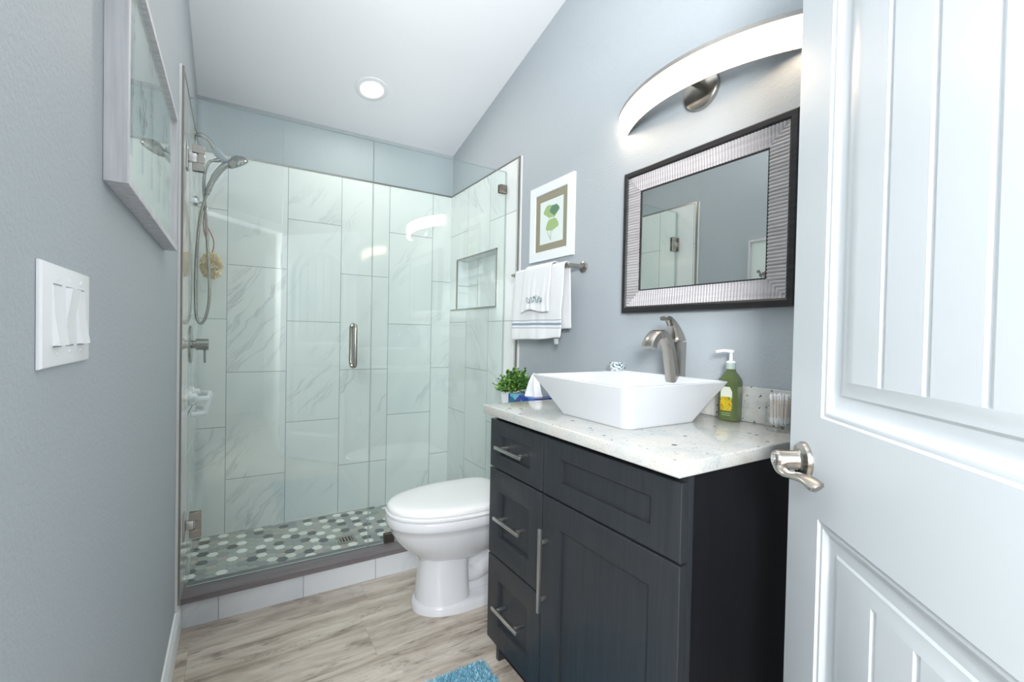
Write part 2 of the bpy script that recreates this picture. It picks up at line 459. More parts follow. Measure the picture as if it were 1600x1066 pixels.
# baseboard along the left wall
b = B()
prof = [(0,0),(0.014,0),(0.014,.085),(0.012,.095),(0.007,.102),(0.006,.112),(0.0,.116)]
b.prism([(x+.0005, 1.27, z) for x, z in prof], (0, 3.018-1.27, 0)); struct(b.build('baseboard_left', M_TRIMW))
b = B()
b.prism([(WP-x, 0.72, z) for x, z in prof], (0, 1.44-0.72, 0)); struct(b.build('baseboard_right', M_TRIMW))

# shower tile cladding
YTL, YTR = 2.955, 2.985
b = B(); b.box(0.0, TX, YTL, DP, 0, ZT-.006); struct(b.build('wall_shower_left', M_TILE_LEFT))
b = B(); b.box(TX, W, D, DP, 0, ZT); struct(b.build('wall_shower_back', M_TILE_BACK))
b = B()
b.box(W, WP, YTR, NY0, 0, ZT); b.box(W, WP, NY1, D, 0, ZT); b.box(W, WP, NY0, NY1, 0, NZ0); b.box(W, WP, NY0, NY1, NZ1, ZT)
struct(b.build('wall_shower_right', M_TILE_RIGHT))
# niche lining
b = B(); e = .004
b.box(1.592, 1.600, NY0, NY1, NZ0, NZ1)
b.box(W, 1.592, NY0, NY0+e, NZ0, NZ1); b.box(W, 1.592, NY1-e, NY1, NZ0, NZ1)
b.box(W, 1.592, NY0+e, NY1-e, NZ0, NZ0+e); b.box(W, 1.592, NY0+e, NY1-e, NZ1-e, NZ1)
struct(b.build('wall_niche', M_TILE_NICHE))
b = B(); t = .009
x0, x1 = W-.004, W+.004
b.box(x0, x1, NY0-t*.3, NY0+t*.7, NZ0, NZ1); b.box(x0, x1, NY1-t*.7, NY1+t*.3, NZ0, NZ1)
b.box(x0, x1, NY0-t*.3, NY1+t*.3, NZ1-t*.7, NZ1+t*.3); b.box(x0-.002, x1, NY0-t*.3, 3.862, NZ0-t*.6, NZ0+t*.4)
struct(b.build('trim_2', M_EDGE))
# metal edges round the tile field
b = B()
b.box(-.0, TX+.003, YTL-.012, YTL+.001, 0.135, ZT); b.box(0, TX+.002, YTL, DP, ZT-.006, ZT+.004)
struct(b.build('trim_3', M_EDGE))
b = B(); b.box(TX, W, D-.003, DP, ZT, ZT+.010); struct(b.build('trim_4', M_EDGE))
b = B()
b.box(W-.003, WP, YTR-.012, YTR+.001, 0.0, ZT+.008); b.box(W-.003, WP, YTR, D, ZT, ZT+.008)
struct(b.build('trim_5', M_EDGE))
b = B(); b.box(0.0005, .008, YTL-.024, YTL-.012, .116, ZT); struct(b.build('trim_6', M_LIT_EDGE))
b = B(); b.box(WP-.008, WP, YTR-.021, YTR-.012, .0, ZT+.008); struct(b.build('trim_7', M_LIT_EDGE))  # strip painted white as the lit edge next to the metal

# mosaic shower floor, curb, sill
ZSF = 0.015
b = B()
b.box(TX, W, 3.16, D, 0.0, ZSF-.001)
b.mi = 0
a = 0.0288   # corner radius, points along x
hh = a*math.sqrt(3)/2
rnd = random.Random(3)
def clip_poly(pts, x0, x1, y0, y1):
    for ax, lim, sg in ((0, x0, 1), (0, x1, -1), (1, y0, 1), (1, y1, -1)):
        out = []
        for i in range(len(pts)):
            p, q = pts[i], pts[(i+1) % len(pts)]
            dp, dq = (p[ax]-lim)*sg, (q[ax]-lim)*sg
            if dp >= 0: out.append(p)
            if (dp >= 0) != (dq >= 0):
                tt = dp/(dp-dq); out.append((p[0]+(q[0]-p[0])*tt, p[1]+(q[1]-p[1])*tt))
        pts = out
        if len(pts) < 3: return []
    return pts
wts = [0, 0, 0, 0, 0, 1, 1, 2, 2, 2, 3, 3, 3, 4, 4, 4, 5, 6]
hexc = {}
i = 0
xx = TX
while xx < W + a:
    yy = 3.16 - a + (hh if i % 2 else 0)
    while yy < D + a:
        r = a*.955
        pts = [(xx + r*math.cos(PI/3*k), yy + r*math.sin(PI/3*k)) for k in range(6)]
        pts = clip_poly(pts, TX, W, 3.16, D)
        if pts:
            key = (i, round(yy/hh))
            near = [hexc.get((i+di, key[1]+dj)) for di, dj in ((0,-2),(-1,-1),(-1,1))]
            c_ = rnd.choice(wts)
            for _ in range(6):
                if (c_ in (0, 1) and any(q in (0, 1) for q in near)) or (c_ == 4 and 4 in near): c_ = rnd.choice(wts)
            if c_ in (0, 1) and any(q in (0, 1) for q in near) and rnd.random() < .85: c_ = rnd.choice([2, 3, 3, 2, 5, 4])
            hexc[key] = c_
            b.mi = 1 + c_
            b.prism([(p[0], p[1], ZSF-.0012) for p in pts], (0, 0, .0016))
        yy += 2*hh
    xx += 1.5*a; i += 1
struct(b.build('floor_shower', [M_GROUT] + M_HEX, smooth=20))
b = B(); b.box(0, WP, 3.022, 3.16, 0, 0.102); struct(b.build('trim_8', M_TILE_CURB))
b = B()
b.prism([(0.0005, 3.008, .102), (0.0005, 3.168, .098), (0.0005, 3.170, .110), (0.0005, 3.018, .1275), (0.0005, 3.010, .124)], (WP-.001, 0, 0))
struct(b.build('trim_9', M_SILL))

# ------------------------------------------------------------------ door (local: x from hinge to free edge, y towards the room, z up)
KP = Vector((1.0474, 1.26771, 0.95006)); da = math.radians(41.3)
DDIR = Vector((math.sin(da), math.cos(da), 0)); DN = Vector((-DDIR.y, DDIR.x, 0))
DW = 0.81
O = KP - DDIR*(DW-0.061); O.z = 0
DM = Matrix(((DDIR.x, DN.x, 0, O.x), (DDIR.y, DN.y, 0, O.y), (0, 0, 1, 0), (0, 0, 0, 1)))
TH = 0.035
ST = 0.113            # stile width
PX0, PX1 = ST, DW-ST  # panel outer edges
Z0, Z1 = 0.012, 2.04
UP0 = 1.051; UPS = 1.735; UPT = 1.905      # upper panel bottom, spring line, crown
LP0, LP1 = 0.235, 0.881                   # lower panel
pw2 = (PX1-PX0)/2; rise = UPT-UPS
AR = (pw2*pw2+rise*rise)/(2*rise); ACX = (PX0+PX1)/2; ACZ = UPT-AR
def panel_loop(d, z0, ztop, arch, n=24):
    xa, xb = PX0+d, PX1-d
    pts = [(xa, z0+d), (xb, z0+d)]
    if arch:
        for k in range(n+1):
            x = lerp(xb, xa, k/n); pts.append((x, ACZ + math.sqrt((AR-d)**2-(x-ACX)**2)))
    else: pts += [(xb, ztop-d), (xa, ztop-d)]
    return pts
door = struct(thing('door_1', 'white two panel planked door standing open, arched top panel', 'door', (O.x, O.y, 0)))
del door['category']; del door['label']
b = B()
# front face round the panels
def fq(pts): b.poly([(x, 0, z) for x, z in pts])
fq([(0,Z0),(PX0,Z0),(PX0,Z1),(0,Z1)]); fq([(PX1,Z0),(DW,Z0),(DW,Z1),(PX1,Z1)])
fq([(PX0,Z0),(PX1,Z0),(PX1,LP0),(PX0,LP0)]); fq([(PX0,LP1),(PX1,LP1),(PX1,UP0),(PX0,UP0)])
lp = panel_loop(0, UP0, UPT, True)[2:]
for k in range(len(lp)-1): fq([lp[k], lp[k+1], (lp[k+1][0], Z1), (lp[k][0], Z1)])
# edges and back
b.poly([(0,-TH,Z0),(DW,-TH,Z0),(DW,-TH,Z1),(0,-TH,Z1)])
b.poly([(0,0,Z0),(0,-TH,Z0),(0,-TH,Z1),(0,0,Z1)]); b.poly([(DW,0,Z0),(DW,-TH,Z0),(DW,-TH,Z1),(DW,0,Z1)])
b.poly([(0,0,Z0),(DW,0,Z0),(DW,-TH,Z0),(0,-TH,Z0)]); b.poly([(0,0,Z1),(DW,0,Z1),(DW,-TH,Z1),(0,-TH,Z1)])
PROF = [(0,0),(.003,-.0035),(.006,-.003),(.010,-.0035),(.017,-.0085),(.022,-.0105),(.040,-.0105),(.044,-.0085),(.048,-.0085),(.066,-.0035)]
def molded(z0, ztop, arch):
    L = [[b.bm.verts.new((x, h, z)) for x, z in panel_loop(d, z0, ztop, arch)] for d, h in PROF]
    n = len(L[0])
    for k in range(len(L)-1):
        for i in range(n): b._f([L[k][i], L[k][(i+1)%n], L[k+1][(i+1)%n], L[k+1][i]])
    d, h = PROF[-1]
    xa, xb = PX0+d, PX1-d
    gs = [xb - 0.0835*(k+1) for k in range(0, 12) if xb-0.0835*(k+1) > xa+.03]
    gw, gd = .0065, .0042
    cuts = [(xb, h)]
    for g in gs: cuts += [(g+gw, h), (g+gw*.35, h-gd), (g-gw*.35, h-gd), (g-gw, h)]
    cuts.append((xa, h))
    def top(x): return ACZ + math.sqrt((AR-d)**2-(x-ACX)**2) if arch else ztop-d
    for k in range(len(cuts)-1):
        (xA, hA), (xB, hB) = cuts[k], cuts[k+1]
        m = 4 if arch and abs(xA-xB) > .02 else 1
        for q in range(m):
            u, w = lerp(xA, xB, q/m), lerp(xA, xB, (q+1)/m)
            hu, hw = lerp(hA, hB, q/m), lerp(hA, hB, (q+1)/m)
            b.poly([(u, hu, z0+d), (w, hw, z0+d), (w, hw, top(w)), (u, hu, top(u))])
    for g in gs:   # small ends closing the grooves
        for zz in (z0+d, top(g)):
            b.poly([(g+gw, h, zz), (g+gw*.35, h-gd, zz), (g-gw*.35, h-gd, zz), (g-gw, h, zz)])
molded(UP0, UPT, True); molded(LP0, LP1, False)
bmesh.ops.remove_doubles(b.bm, verts=b.bm.verts, dist=1e-5)
b.xf(DM); b.build('door_slab', M_DOOR, door, smooth=25)
def dl(x, y, z): return DM @ Vector((x, y, z))
b = B()
kx = DW-0.061; kz = KP.z + .0150
b.lathe([(.0335,0),(.0335,.004),(.031,.008),(.022,.010),(.0185,.012),(.0168,.015),(.0165,.044),(.0155,.049),(.012,.052)], (kx,0,kz), (0,1,0), 32)
kn = smooth_path([(kx+.002,.040,kz-.002),(kx-.004,.043,kz-.009),(kx-.018,.044,kz-.016),(kx-.036,.041,kz-.017),(kx-.054,.035,kz-.014),(kx-.074,.029,kz-.013),(kx-.094,.024,kz-.017),(kx-.100,.022,kz-.019)], 5)
m = len(kn)
rads = []
for i in range(m):
    tt = i/(m-1)
    rads.append((lerp(.0125, .0045, min(1, tt/.4)), lerp(.0125, .0085, tt/.45) if tt < .45 else lerp(.0085, .0125, min(1, (tt-.45)/.4)) * (1 if tt < .93 else .8)))
b.tube(kn, rads, 16, up=(0,.55,1))
b.xf(DM); lever = b.build('door_handle', M_NICKEL, door)
b = B(); b.lathe([(.0072,0),(.0072,.0012),(.004,.0018)], (kx,.0520,kz), (0,1,0), 20)
b.lathe([(.0016,0),(.0016,.0012)], (kx,.0535,kz), (0,1,0), 10)
b.xf(DM); b.build('lock_button', M_CHROME, lever)
for hz in (0.25, 1.03, 1.82):
    b = B(); b.cyl((-.006, -.003, hz-.045), (-.006, -.003, hz+.045), .006); b.xf(DM); b.build('hinge', M_NICKEL, door)

# ------------------------------------------------------------------ shower glass
XS = 0.7538
ZG0, ZG1 = 0.119, 2.107
sd = thing('shower_screen', 'clear frameless glass shower door with long nickel pull, hinged on the left tile', 'shower door', (0.03, YG, ZG0))
def pane(x0, x1, z0, z1):
    b = B(); b.box(x0, x1, YG-.005, YG+.005, z0, z1)
    for f in b.bm.faces:
        f.material_index = 0 if abs(f.normal.y) > .5 or abs(f.calc_center_median().y-YG) > .004 else 1
    return b
pane(0.022, XS-.002, ZG0, ZG1).build('glass_pane', [M_GLASS, M_GLASS_EDGE], sd)
for zc in (1.868, 0.372):
    b = B()
    for s in (-1, 1):
        ya, yb = YG+s*.0055, YG+s*.013
        b.box(.030, .072, min(ya,yb), max(ya,yb), zc-.052, zc-.020, .001, 1)
        b.box(.030, .072, min(ya,yb), max(ya,yb), zc+.020, zc+.052, .001, 1)
        b.box(.050, .072, min(ya,yb), max(ya,yb), zc-.020, zc+.020, .001, 1)
    h = b.build('hinge', M_NICKEL, sd)
    b = B(); b.box(.0125, .018, YG-.028, YG+.028, zc-.050, zc+.050, .001, 1)
    b.box(.018, .047, YG-.0105, YG+.0105, zc-.0185, zc+.0185, .003)
    b.build('wall_plate', M_PULL, h)
b = B()
for s in (-1, 1):
    y = YG + s*.045
    p = [(0.670, YG+s*.0055, 1.205)] + [(0.670, YG+s*.030, 1.207)] + arc((.670, YG+s*.030, 1.192), .015, PI/2, 0, 6, (0,s,0), (0,0,1)) + \
        arc((.670, YG+s*.030, 1.028), .015, 0, -PI/2, 6, (0,s,0), (0,0,1)) + [(0.670, YG+s*.0055, 1.013)]
    b.tube(p, .0095, 14, up=(1,0,0))
    for z in (1.206, 1.013): b.lathe([(.013,0),(.013,.004)], (.670, YG+s*.0055, z), (0,s,0), 18)
b.build('pull_handle', M_NICKEL, sd)
fp = thing('fixed_glass_panel', 'clear fixed glass panel of the shower, right of the glass door behind the toilet', 'glass panel', (1.1, YG, ZG0))
pane(XS+.002, W-.004, ZG0, ZG1).build('glass_pane', [M_GLASS, M_GLASS_EDGE], fp)
b = B()
for s in (-1, 1): b.box(W-.050, W-.0005, YG+s*.0055, YG+s*.012, 1.982, 2.030, .002)
b.box(W-.0038, W-.0005, YG-.0055, YG+.0055, 1.982, 2.030)
b.build('clamp', M_NICKEL_D, fp)
b = B()
for s in (-1, 1): b.box(.832, .882, YG+s*.0055, YG+s*.012, .1165, .164, .001, 1)
b.box(.832, .882, YG-.0055, YG+.0055, .1165, .1188)
b.build('clamp', M_NICKEL_D, fp)

# ------------------------------------------------------------------ shower fittings on the left tile
YF = 3.54
t = thing('shower_head_mount', 'brushed nickel curved shower arm high on the left tile wall, holding the hand shower', 'shower arm', (TX, YF, 2.11))
b = B(); b.lathe([(.030,0),(.029,.004),(.018,.010),(.011,.012)], (TX,YF,2.110), (1,0,0), 24); b.build('flange', M_SHOWER, t)
b = B(); b.tube(smooth_path([(TX+.006,YF,2.110),(.040,YF,2.112),(.065,YF,2.098),(.086,YF,2.068),(.094,YF,2.054)], 5), .0105, 14); b.build('arm_pipe', M_SHOWER, t)
b = B()
ax = (Vector((.146,YF,1.995))-Vector((.094,YF,2.054))).normalized()
b.lathe([(.013,0),(.017,.006),(.0185,.020),(.020,.045),(.018,.062),(.013,.074),(.006,.080)], (.092,YF,2.057), ax, 20)
b.build('holder_bracket', M_GREYPL, t)
b = B(); b.tube([(.123,YF-.004,2.012),(.105,YF-.006,2.004),(.090,YF-.006,2.000)], [.010,.0105,.009], 14); b.build('outlet', M_SHOWER, t)
hs = thing('hand_shower', 'brushed nickel hand shower with looping hose hanging down the left tile wall', 'hand shower', (.07, YF-.02, 1.84))
yh = YF-.018
b = B()
b.tube(smooth_path([(.064,yh,1.828),(.075,yh,1.868),(.098,yh,1.925),(.128,yh,1.972),(.150,yh,1.990)], 5), [.0105]*3+[.013]*6+[.0155]*12, 14)
b.build('grip', M_SHOWER, hs)
b = B()
hd = Vector((.50, .30, -.80)).normalized(); hc = Vector((.188, yh, 2.006))
b.lathe([(.014,-.032),(.032,-.022),(.047,-.006),(.050,.004),(.049,.012),(.043,.014)], hc, hd, 28); b.build('head', M_SHOWER, hs)
b = B(); b.lathe([(.042,.0145),(.039,.017)], hc, hd, 28)
b.build('spray_face', M_GREYPL, hs)
b = B()
hose = smooth_path([(.090,YF-.006,2.000),(.070,YF-.008,1.985),(.055,YF-.012,1.935),(.051,YF-.014,1.86),(.060,YF-.016,1.72),(.068,YF-.018,1.58),(.077,YF-.018,1.42),(.076,YF-.018,1.31),(.064,YF-.018,1.235),(.045,YF-.018,1.203),(.028,YF-.019,1.225),(.0225,YF-.020,1.30),(.022,YF-.020,1.42),(.025,YF-.020,1.55),(.036,YF-.019,1.70),(.052,YF-.018,1.79),(.064,YF-.018,1.830)], 8)
b.tube(hose, .0068, 10); b.build('hose', M_SHOWER, hs)
t = thing('wall_bracket', 'small chrome holder on the left tile wall behind the shower hose', 'bracket', (TX, 3.60, 1.805))
b = B(); b.lathe([(.026,0),(.025,.010),(.016,.016),(.012,.022)], (TX,3.60,1.805), (1,0,0), 20); b.build('suction_cup', M_CHROME, t)
b = B(); b.tube([(TX+.02,3.60,1.805),(.045,3.60,1.795),(.052,3.60,1.775),(.060,3.60,1.770),(.064,3.60,1.782)], .004, 8); b.build('hook', M_CHROME, t)

t = thing('bath_puff', 'pale yellow net bath puff hanging by a red cord inside the shower', 'bath sponge', (.085, 3.70, 1.50))
b = B(); rnd = random.Random(5)
for k in range(260):
    u = rnd.uniform(-1, 1); ph = rnd.uniform(0, 2*PI); rr = math.sqrt(1-u*u)
    d = Vector((rr*math.cos(ph), rr*math.sin(ph), u)); c = Vector((.078, 3.70, 1.505)) + Vector((d.x*.045, d.y*.05, d.z*.065))
    tng = d.orthogonal().normalized(); tng = Matrix.Rotation(rnd.uniform(0, 2*PI), 3, d) @ tng; bit = d.cross(tng)
    L = rnd.uniform(.016, .030)
    pts = []
    for q in range(5):
        a_ = -1 + q*.5
        base = c + tng*(a_*L*.6) + d*(-.010 + .004*math.sin(q*2.3+k))
        tip = base + d*rnd.uniform(.010, .019) + bit*rnd.uniform(-.008, .008)
        pts.append((base, tip))
    for q in range(4): b.poly([pts[q][0], pts[q+1][0], pts[q+1][1], pts[q][1]])
b.build('netting', pmat('yellow_net', rgb(255, 240, 205), 0.8), t)
b = B(); b.tube(smooth_path([(.078,3.70,1.55),(.060,3.70,1.62),(.044,3.66,1.70),(.054,3.602,1.772),(.06,3.62,1.70),(.088,3.69,1.63),(.078,3.70,1.55)], 5), .0022, 6)
b.build('cord', pmat('red_cord', rgb(165, 48, 46), 0.7), t)

YV = 3.385; ZV = 1.104
t = thing('shower_valve', 'brushed nickel shower valve with round plate and lever on the left tile wall', 'shower valve', (TX, YV, ZV))
b = B(); b.lathe([(.085,0),(.085,.003),(.082,.006),(.03,.007)], (TX,YV,ZV), (1,0,0), 40); b.build('face_plate', M_SHOWER, t)
b = B(); b.lathe([(.018,.005),(.018,.020),(.026,.022),(.0265,.068),(.024,.070)], (TX,YV,ZV), (1,0,0), 28); b.build('knob', M_SHOWER, t)
b = B(); b.tube([(.067,YV,ZV-.02),(.067,YV,ZV-.085)], [.005,.0045], 10); b.build('lever', M_SHOWER, t)

t = thing('soap_shelf', 'white plastic suction soap rack on the left tile wall below the valve', 'soap rack', (TX, 3.42, .83))
for yy in (3.33, 3.52):
    b = B(); b.lathe([(.030,0),(.030,.006),(.024,.010),(.018,.012),(.018,.030),(.010,.034)], (TX, yy, .868), (1,0,0), 22); b.build('suction_cup', M_PLASTIC, t)
b = B()
def bar(p, q, w=.007, hgt=.011): b.tube([p, q], [(hgt, w), (hgt, w)], sec=RSEC, up=(0,0,1))
for p, q in (((.040,3.30,.862),(.085,3.33,.862)), ((.085,3.33,.862),(.085,3.52,.862)), ((.085,3.52,.862),(.040,3.55,.862)),
             ((.085,3.33,.862),(.072,3.33,.795)), ((.085,3.52,.862),(.072,3.52,.795)),
             ((.020,3.30,.795),(.072,3.33,.795)), ((.072,3.33,.795),(.072,3.52,.795)), ((.072,3.52,.795),(.020,3.55,.795)), ((.020,3.30,.795),(.020,3.55,.795)),
             ((.03,3.33,.862),(.042,3.30,.862)), ((.03,3.52,.862),(.042,3.55,.862))): bar(p, q)
b.build('rack', M_PLASTIC, t)

t = thing('shower_drain', 'square nickel floor drain set in the hexagon mosaic', 'drain', (.725, 3.475, ZSF))
b = B()
cx, cy, s = .727, 3.475, .048
for x0, x1, y0, y1 in ((-s, s, -s, -.028), (-s, s, .028, s), (-s, -.032, -.028, .028), (.032, s, -.028, .028)):
    b.box(cx+x0, cx+x1, cy+y0, cy+y1, ZSF+.0004, ZSF+.004)
for k in range(4):
    x = cx-.024+k*.016; b.box(x-.0035, x+.0035, cy-.028, cy+.028, ZSF+.0004, ZSF+.0038)
b.build('grate', M_NICKEL, t)
b = B(); b.box(cx-.032, cx+.032, cy-.028, cy+.028, ZSF+.0003, ZSF+.0008); b.build('opening', M_BLACK, t)

# ------------------------------------------------------------------ toilet
TY = 2.70
def egg(xf, xb, hw, z, af=None, pb=3.2, n=40, pf=2.15):
    """egg outline: long rounded nose at xf, squarer back at xb"""
    af = af if af is not None else (xb-xf)*.55
    xm = xf+af; out = []
    for i in range(n):
        th = 2*PI*i/n; c, s_ = math.cos(th), math.sin(th)
        if c < 0: x = xm - af*abs(c)**(2/pf); y = hw*math.copysign(abs(s_)**(2/pf), s_)
        else: x = xm + (xb-xm)*abs(c)**(2/pb); y = hw*math.copysign(abs(s_)**(2/pb), s_)
        out.append((x, TY+y, z))
    return out
toi = thing('toilet', 'white two piece elongated toilet with closed lid beside the vanity', 'toilet', (1.1, TY, 0))
b = B()
b.loft([egg(.838,1.36,.128,0,.2), egg(.838,1.36,.128,.026,.2), egg(.842,1.36,.124,.034,.2), egg(.852,1.36,.112,.040,.2)])           # foot
b.loft([egg(.852,1.075,.112,.03,.14,3.6), egg(.856,1.072,.107,.10,.14,3.6), egg(.862,1.068,.103,.17,.14,3.6), egg(.862,1.068,.104,.205,.14,3.6), egg(.858,1.08,.108,.225,.15,3.3)])
b.loft([egg(.862,1.09,.096,.205,.15,3.0), egg(.855,1.14,.112,.225,.19), egg(.826,1.20,.134,.250,.23), egg(.790,1.25,.155,.282,.27), egg(.760,1.285,.171,.318,.30), egg(.742,1.30,.181,.352,.31), egg(.735,1.31,.186,.376,.31), egg(.726,1.315,.191,.380,.32), egg(.722,1.318,.193,.388,.32), egg(.722,1.318,.193,.414,.32), egg(.727,1.315,.188,.420,.32)])
for yy in (-1, 1):     # sculpted trapway bulging on both sides
    b.tube(smooth_path([(1.02,TY+yy*.030,.15),(1.10,TY+yy*.036,.115),(1.18,TY+yy*.038,.15),(1.25,TY+yy*.036,.235),(1.33,TY+yy*.034,.245),(1.385,TY+yy*.030,.15),(1.40,TY+yy*.028,.03)], 6), .042, 18)
b.box(1.02, 1.40, TY-.055, TY+.055, .03, .26, .02)
b.box(1.26, 1.50, TY-.12, TY+.12, .30, .42, .02)
b.build('bowl', M_TOILET, toi, smooth=50)
b = B()
b.loft([egg(.742,1.255,.178,.4202,.33,3.6), egg(.735,1.258,.184,.4245,.33,3.6), egg(.723,1.264,.193,.4262,.33,3.6), egg(.722,1.264,.194,.434,.33,3.6), egg(.728,1.262,.188,.4385,.33,3.6)])
b.build('seat', M_SEAT, toi, smooth=60)
b = B()
b.loft([egg(.742,1.262,.178,.4386,.33,4.5), egg(.738,1.265,.181,.4420,.33,4.5), egg(.727,1.270,.191,.4440,.33,4.5), egg(.727,1.270,.191,.453,.33,4.5), egg(.731,1.268,.187,.460,.33,4.5), egg(.742,1.262,.178,.4655,.32,4.5), egg(.77,1.25,.155,.469,.31,4.0), egg(.83,1.22,.10,.471,.26,3.0)])
b.build('lid', M_SEAT, toi, smooth=60)
for yy in (-.075, .075):
    b = B(); b.box(1.266, 1.300, TY+yy-.022, TY+yy+.022, .42, .452, .006); b.build('hinge_cap', M_SEAT, toi)
b = B()
def rrect(cx, cy, hx, hy, r, z, n=6):
    out = []
    for sx, sy, a0 in ((1,1,0),(-1,1,PI/2),(-1,-1,PI),(1,-1,3*PI/2)):
        for k in range(n+1):
            a = a0 + PI/2*k/n; out.append((cx+sx*(hx-r)+r*math.cos(a), cy+sy*(hy-r)+r*math.sin(a), z))
    return out
b.loft([rrect(1.41,TY,.092,.195,.03,.405), rrect(1.408,TY,.098,.205,.03,.45), rrect(1.406,TY,.100,.212,.03,.762)])
tank = b.build('tank', M_TOILET, toi)
b = B(); b.loft([rrect(1.406,TY,.102,.216,.03,.763), rrect(1.406,TY,.107,.221,.03,.770), rrect(1.406,TY,.107,.221,.03,.790), rrect(1.406,TY,.100,.214,.03,.800)])
b.build('tank_lid', M_TOILET, toi)
b = B(); b.lathe([(.014,0),(.014,.010)], (1.309,TY+.15,.70), (-1,0,0), 16); b.tube([(1.296,TY+.15,.70),(1.290,TY+.09,.694)], [.006,.008], 10); b.build('flush_lever', M_CHROME, tank)

# things on the tank lid
ZTL = .8003
t = thing('potted_plant', 'small bushy green artificial plant in a white pot on the toilet tank', 'plant', (1.415, 2.845, ZTL))
b = B(); b.loft([rrect(1.415,2.845,.046,.046,.008,ZTL), rrect(1.415,2.845,.052,.052,.008,ZTL+.098), rrect(1.415,2.845,.048,.048,.006,ZTL+.098), rrect(1.415,2.845,.046,.046,.006,ZTL+.085)])
b.build('pot', M_PLASTIC, t)
b = B(); rnd = random.Random(11)
cc = Vector((1.415, 2.835, ZTL+.085))
for k in range(170):
    u = rnd.uniform(.02, 1); ph = rnd.uniform(0, 2*PI); rr = math.sqrt(1-u*u)
    d = Vector((rr*math.cos(ph), rr*math.sin(ph), u*.95 + .05)); R_ = rnd.uniform(.070, .102)*(1.12 if rnd.random() < .12 else 1)
    tip = cc + Vector((d.x*R_*.95, d.y*R_*.95, d.z*R_*1.16))
    b.mi = 0; b.tube([cc + d*.01, cc.lerp(tip, .5) + Vector((0,0,.008)), tip], .0012, 5, cap=False)
    for q in range(9):
        p = cc.lerp(tip, .45 + .57*q/8); dd = (d + Vector((rnd.uniform(-1,1), rnd.uniform(-1,1), rnd.uniform(-.5,.9)))*.9).normalized()
        w = dd.orthogonal().normalized(); w = Matrix.Rotation(rnd.uniform(0, 2*PI), 3, dd) @ w
        L = rnd.uniform(.013, .019); Wd = L*.42; nn = dd.cross(w)
        b.mi = rnd.choice([1, 1, 2, 2, 3])
        b.poly([p, p+dd*L*.45+w*Wd+nn*.002, p+dd*L, p+dd*L*.45-w*Wd+nn*.002])
b.build('foliage', [pmat('plant_stem', rgb(78, 112, 58), .6), pmat('leaf_green', rgb(88, 140, 60), .5), pmat('leaf_dark_green', rgb(48, 98, 46), .5), pmat('leaf_light_green', rgb(150, 188, 96), .5)], t, recalc=False)

def box_print():
    m, nt, bs = new_mat('tissue_box_print'); n = N(nt)
    vec, xyz = n.obj()
    v = n.add('ShaderNodeTexVoronoi', feature='F1'); v.inputs['Scale'].default_value = 24
    n.link(n.comb(n.math('MULTIPLY_ADD', n.noise(vec, 18, 2), .05, xyz[0]), n.math('MULTIPLY', xyz[1], .8), xyz[2]), v.inputs['Vector'])
    sp = n.add('ShaderNodeSeparateColor'); n.link(v.outputs['Color'], sp.inputs[0])
    col = n.ramp(sp.outputs[0], [(0.0, rgb(24, 60, 150)), (.28, rgb(36, 88, 178)), (.42, rgb(120, 196, 226)), (.55, rgb(30, 130, 120)), (.66, rgb(26, 74, 158)), (.84, rgb(86, 62, 110)), (.93, rgb(200, 220, 236))])
    n.nt.nodes[-1]
    n.link(col, bs.inputs['Base Color']); bs.inputs['Roughness'].default_value = .35
    return m
t = thing('tissue_box', 'blue patterned tissue box with a tissue pulled up, on the toilet tank', 'tissue box', (1.36, 2.60, ZTL))
b = B(); b.box(1.302, 1.415, 2.492, 2.712, ZTL, ZTL+.098, .001, 1); b.build('carton', box_print(), t)
b = B(); rnd = random.Random(2)
nu = 18
ring = lambda r, z, ph: [(1.358+math.cos(2*PI*i/nu)*r*.62*(1+.25*math.sin(3*2*PI*i/nu+ph)), 2.575+math.sin(2*PI*i/nu)*r*(1+.25*math.cos(2*2*PI*i/nu+ph)), z+.006*math.sin(5*2*PI*i/nu+ph)) for i in range(nu)]
b.loft([ring(.055, ZTL+.094, 0), ring(.046, ZTL+.110, .5), ring(.038, ZTL+.130, .9), ring(.030, ZTL+.158, 1.5), ring(.017, ZTL+.186, 2.0), ring(.006, ZTL+.200, 2.5)], cap0=False)
b.build('tissue', pmat('white_tissue', rgb(238, 240, 243), .8), t, smooth=25)

# ------------------------------------------------------------------ vanity cabinet
XF = 0.965; VY0, VY1 = 1.4604, 2.2720
van = thing('vanity_cabinet', 'charcoal shaker vanity cabinet with three drawers and one door under the granite top', 'cabinet', (1.2, YC, 0))
XB = 0.986; CZ = .8985
b = B()
b.box(XB, 1.003, VY0, VY1-.004, .10, CZ)      # face frame
b.box(1.003, WP-.003, VY1-.022, VY1-.004, 0, CZ)
b.box(1.003, WP-.003, VY0+.018, VY1-.022, .10, .118)
b.box(WP-.010, WP-.003, VY0+.018, VY1-.022, .118, CZ)
b.build('carcass', M_CAB, van)
b = B(); b.box(1.003, WP-.003, VY0+.003, VY0+.018, 0.0, CZ); b.build('side_panel', M_CABSHADE, van)
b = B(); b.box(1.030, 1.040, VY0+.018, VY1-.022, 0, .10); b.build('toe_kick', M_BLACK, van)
def shaker(y0, y1, z0, z1, fr, frz=None, rec=.011):
    frz = fr if frz is None else frz
    bb = B()
    def rect(x, d, dz): return [(x, y0+d, z0+dz), (x, y1-d, z0+dz), (x, y1-d, z1-dz), (x, y0+d, z1-dz)]
    bb.loft([rect(XB-.0005, 0, 0), rect(XF+.0015, 0, 0), rect(XF, .0015, .0015), rect(XF, fr-.001, frz-.001), rect(XF+.0015, fr+.0015, frz+.0015), rect(XF+rec, fr+.0025, frz+.0025)])
    return bb
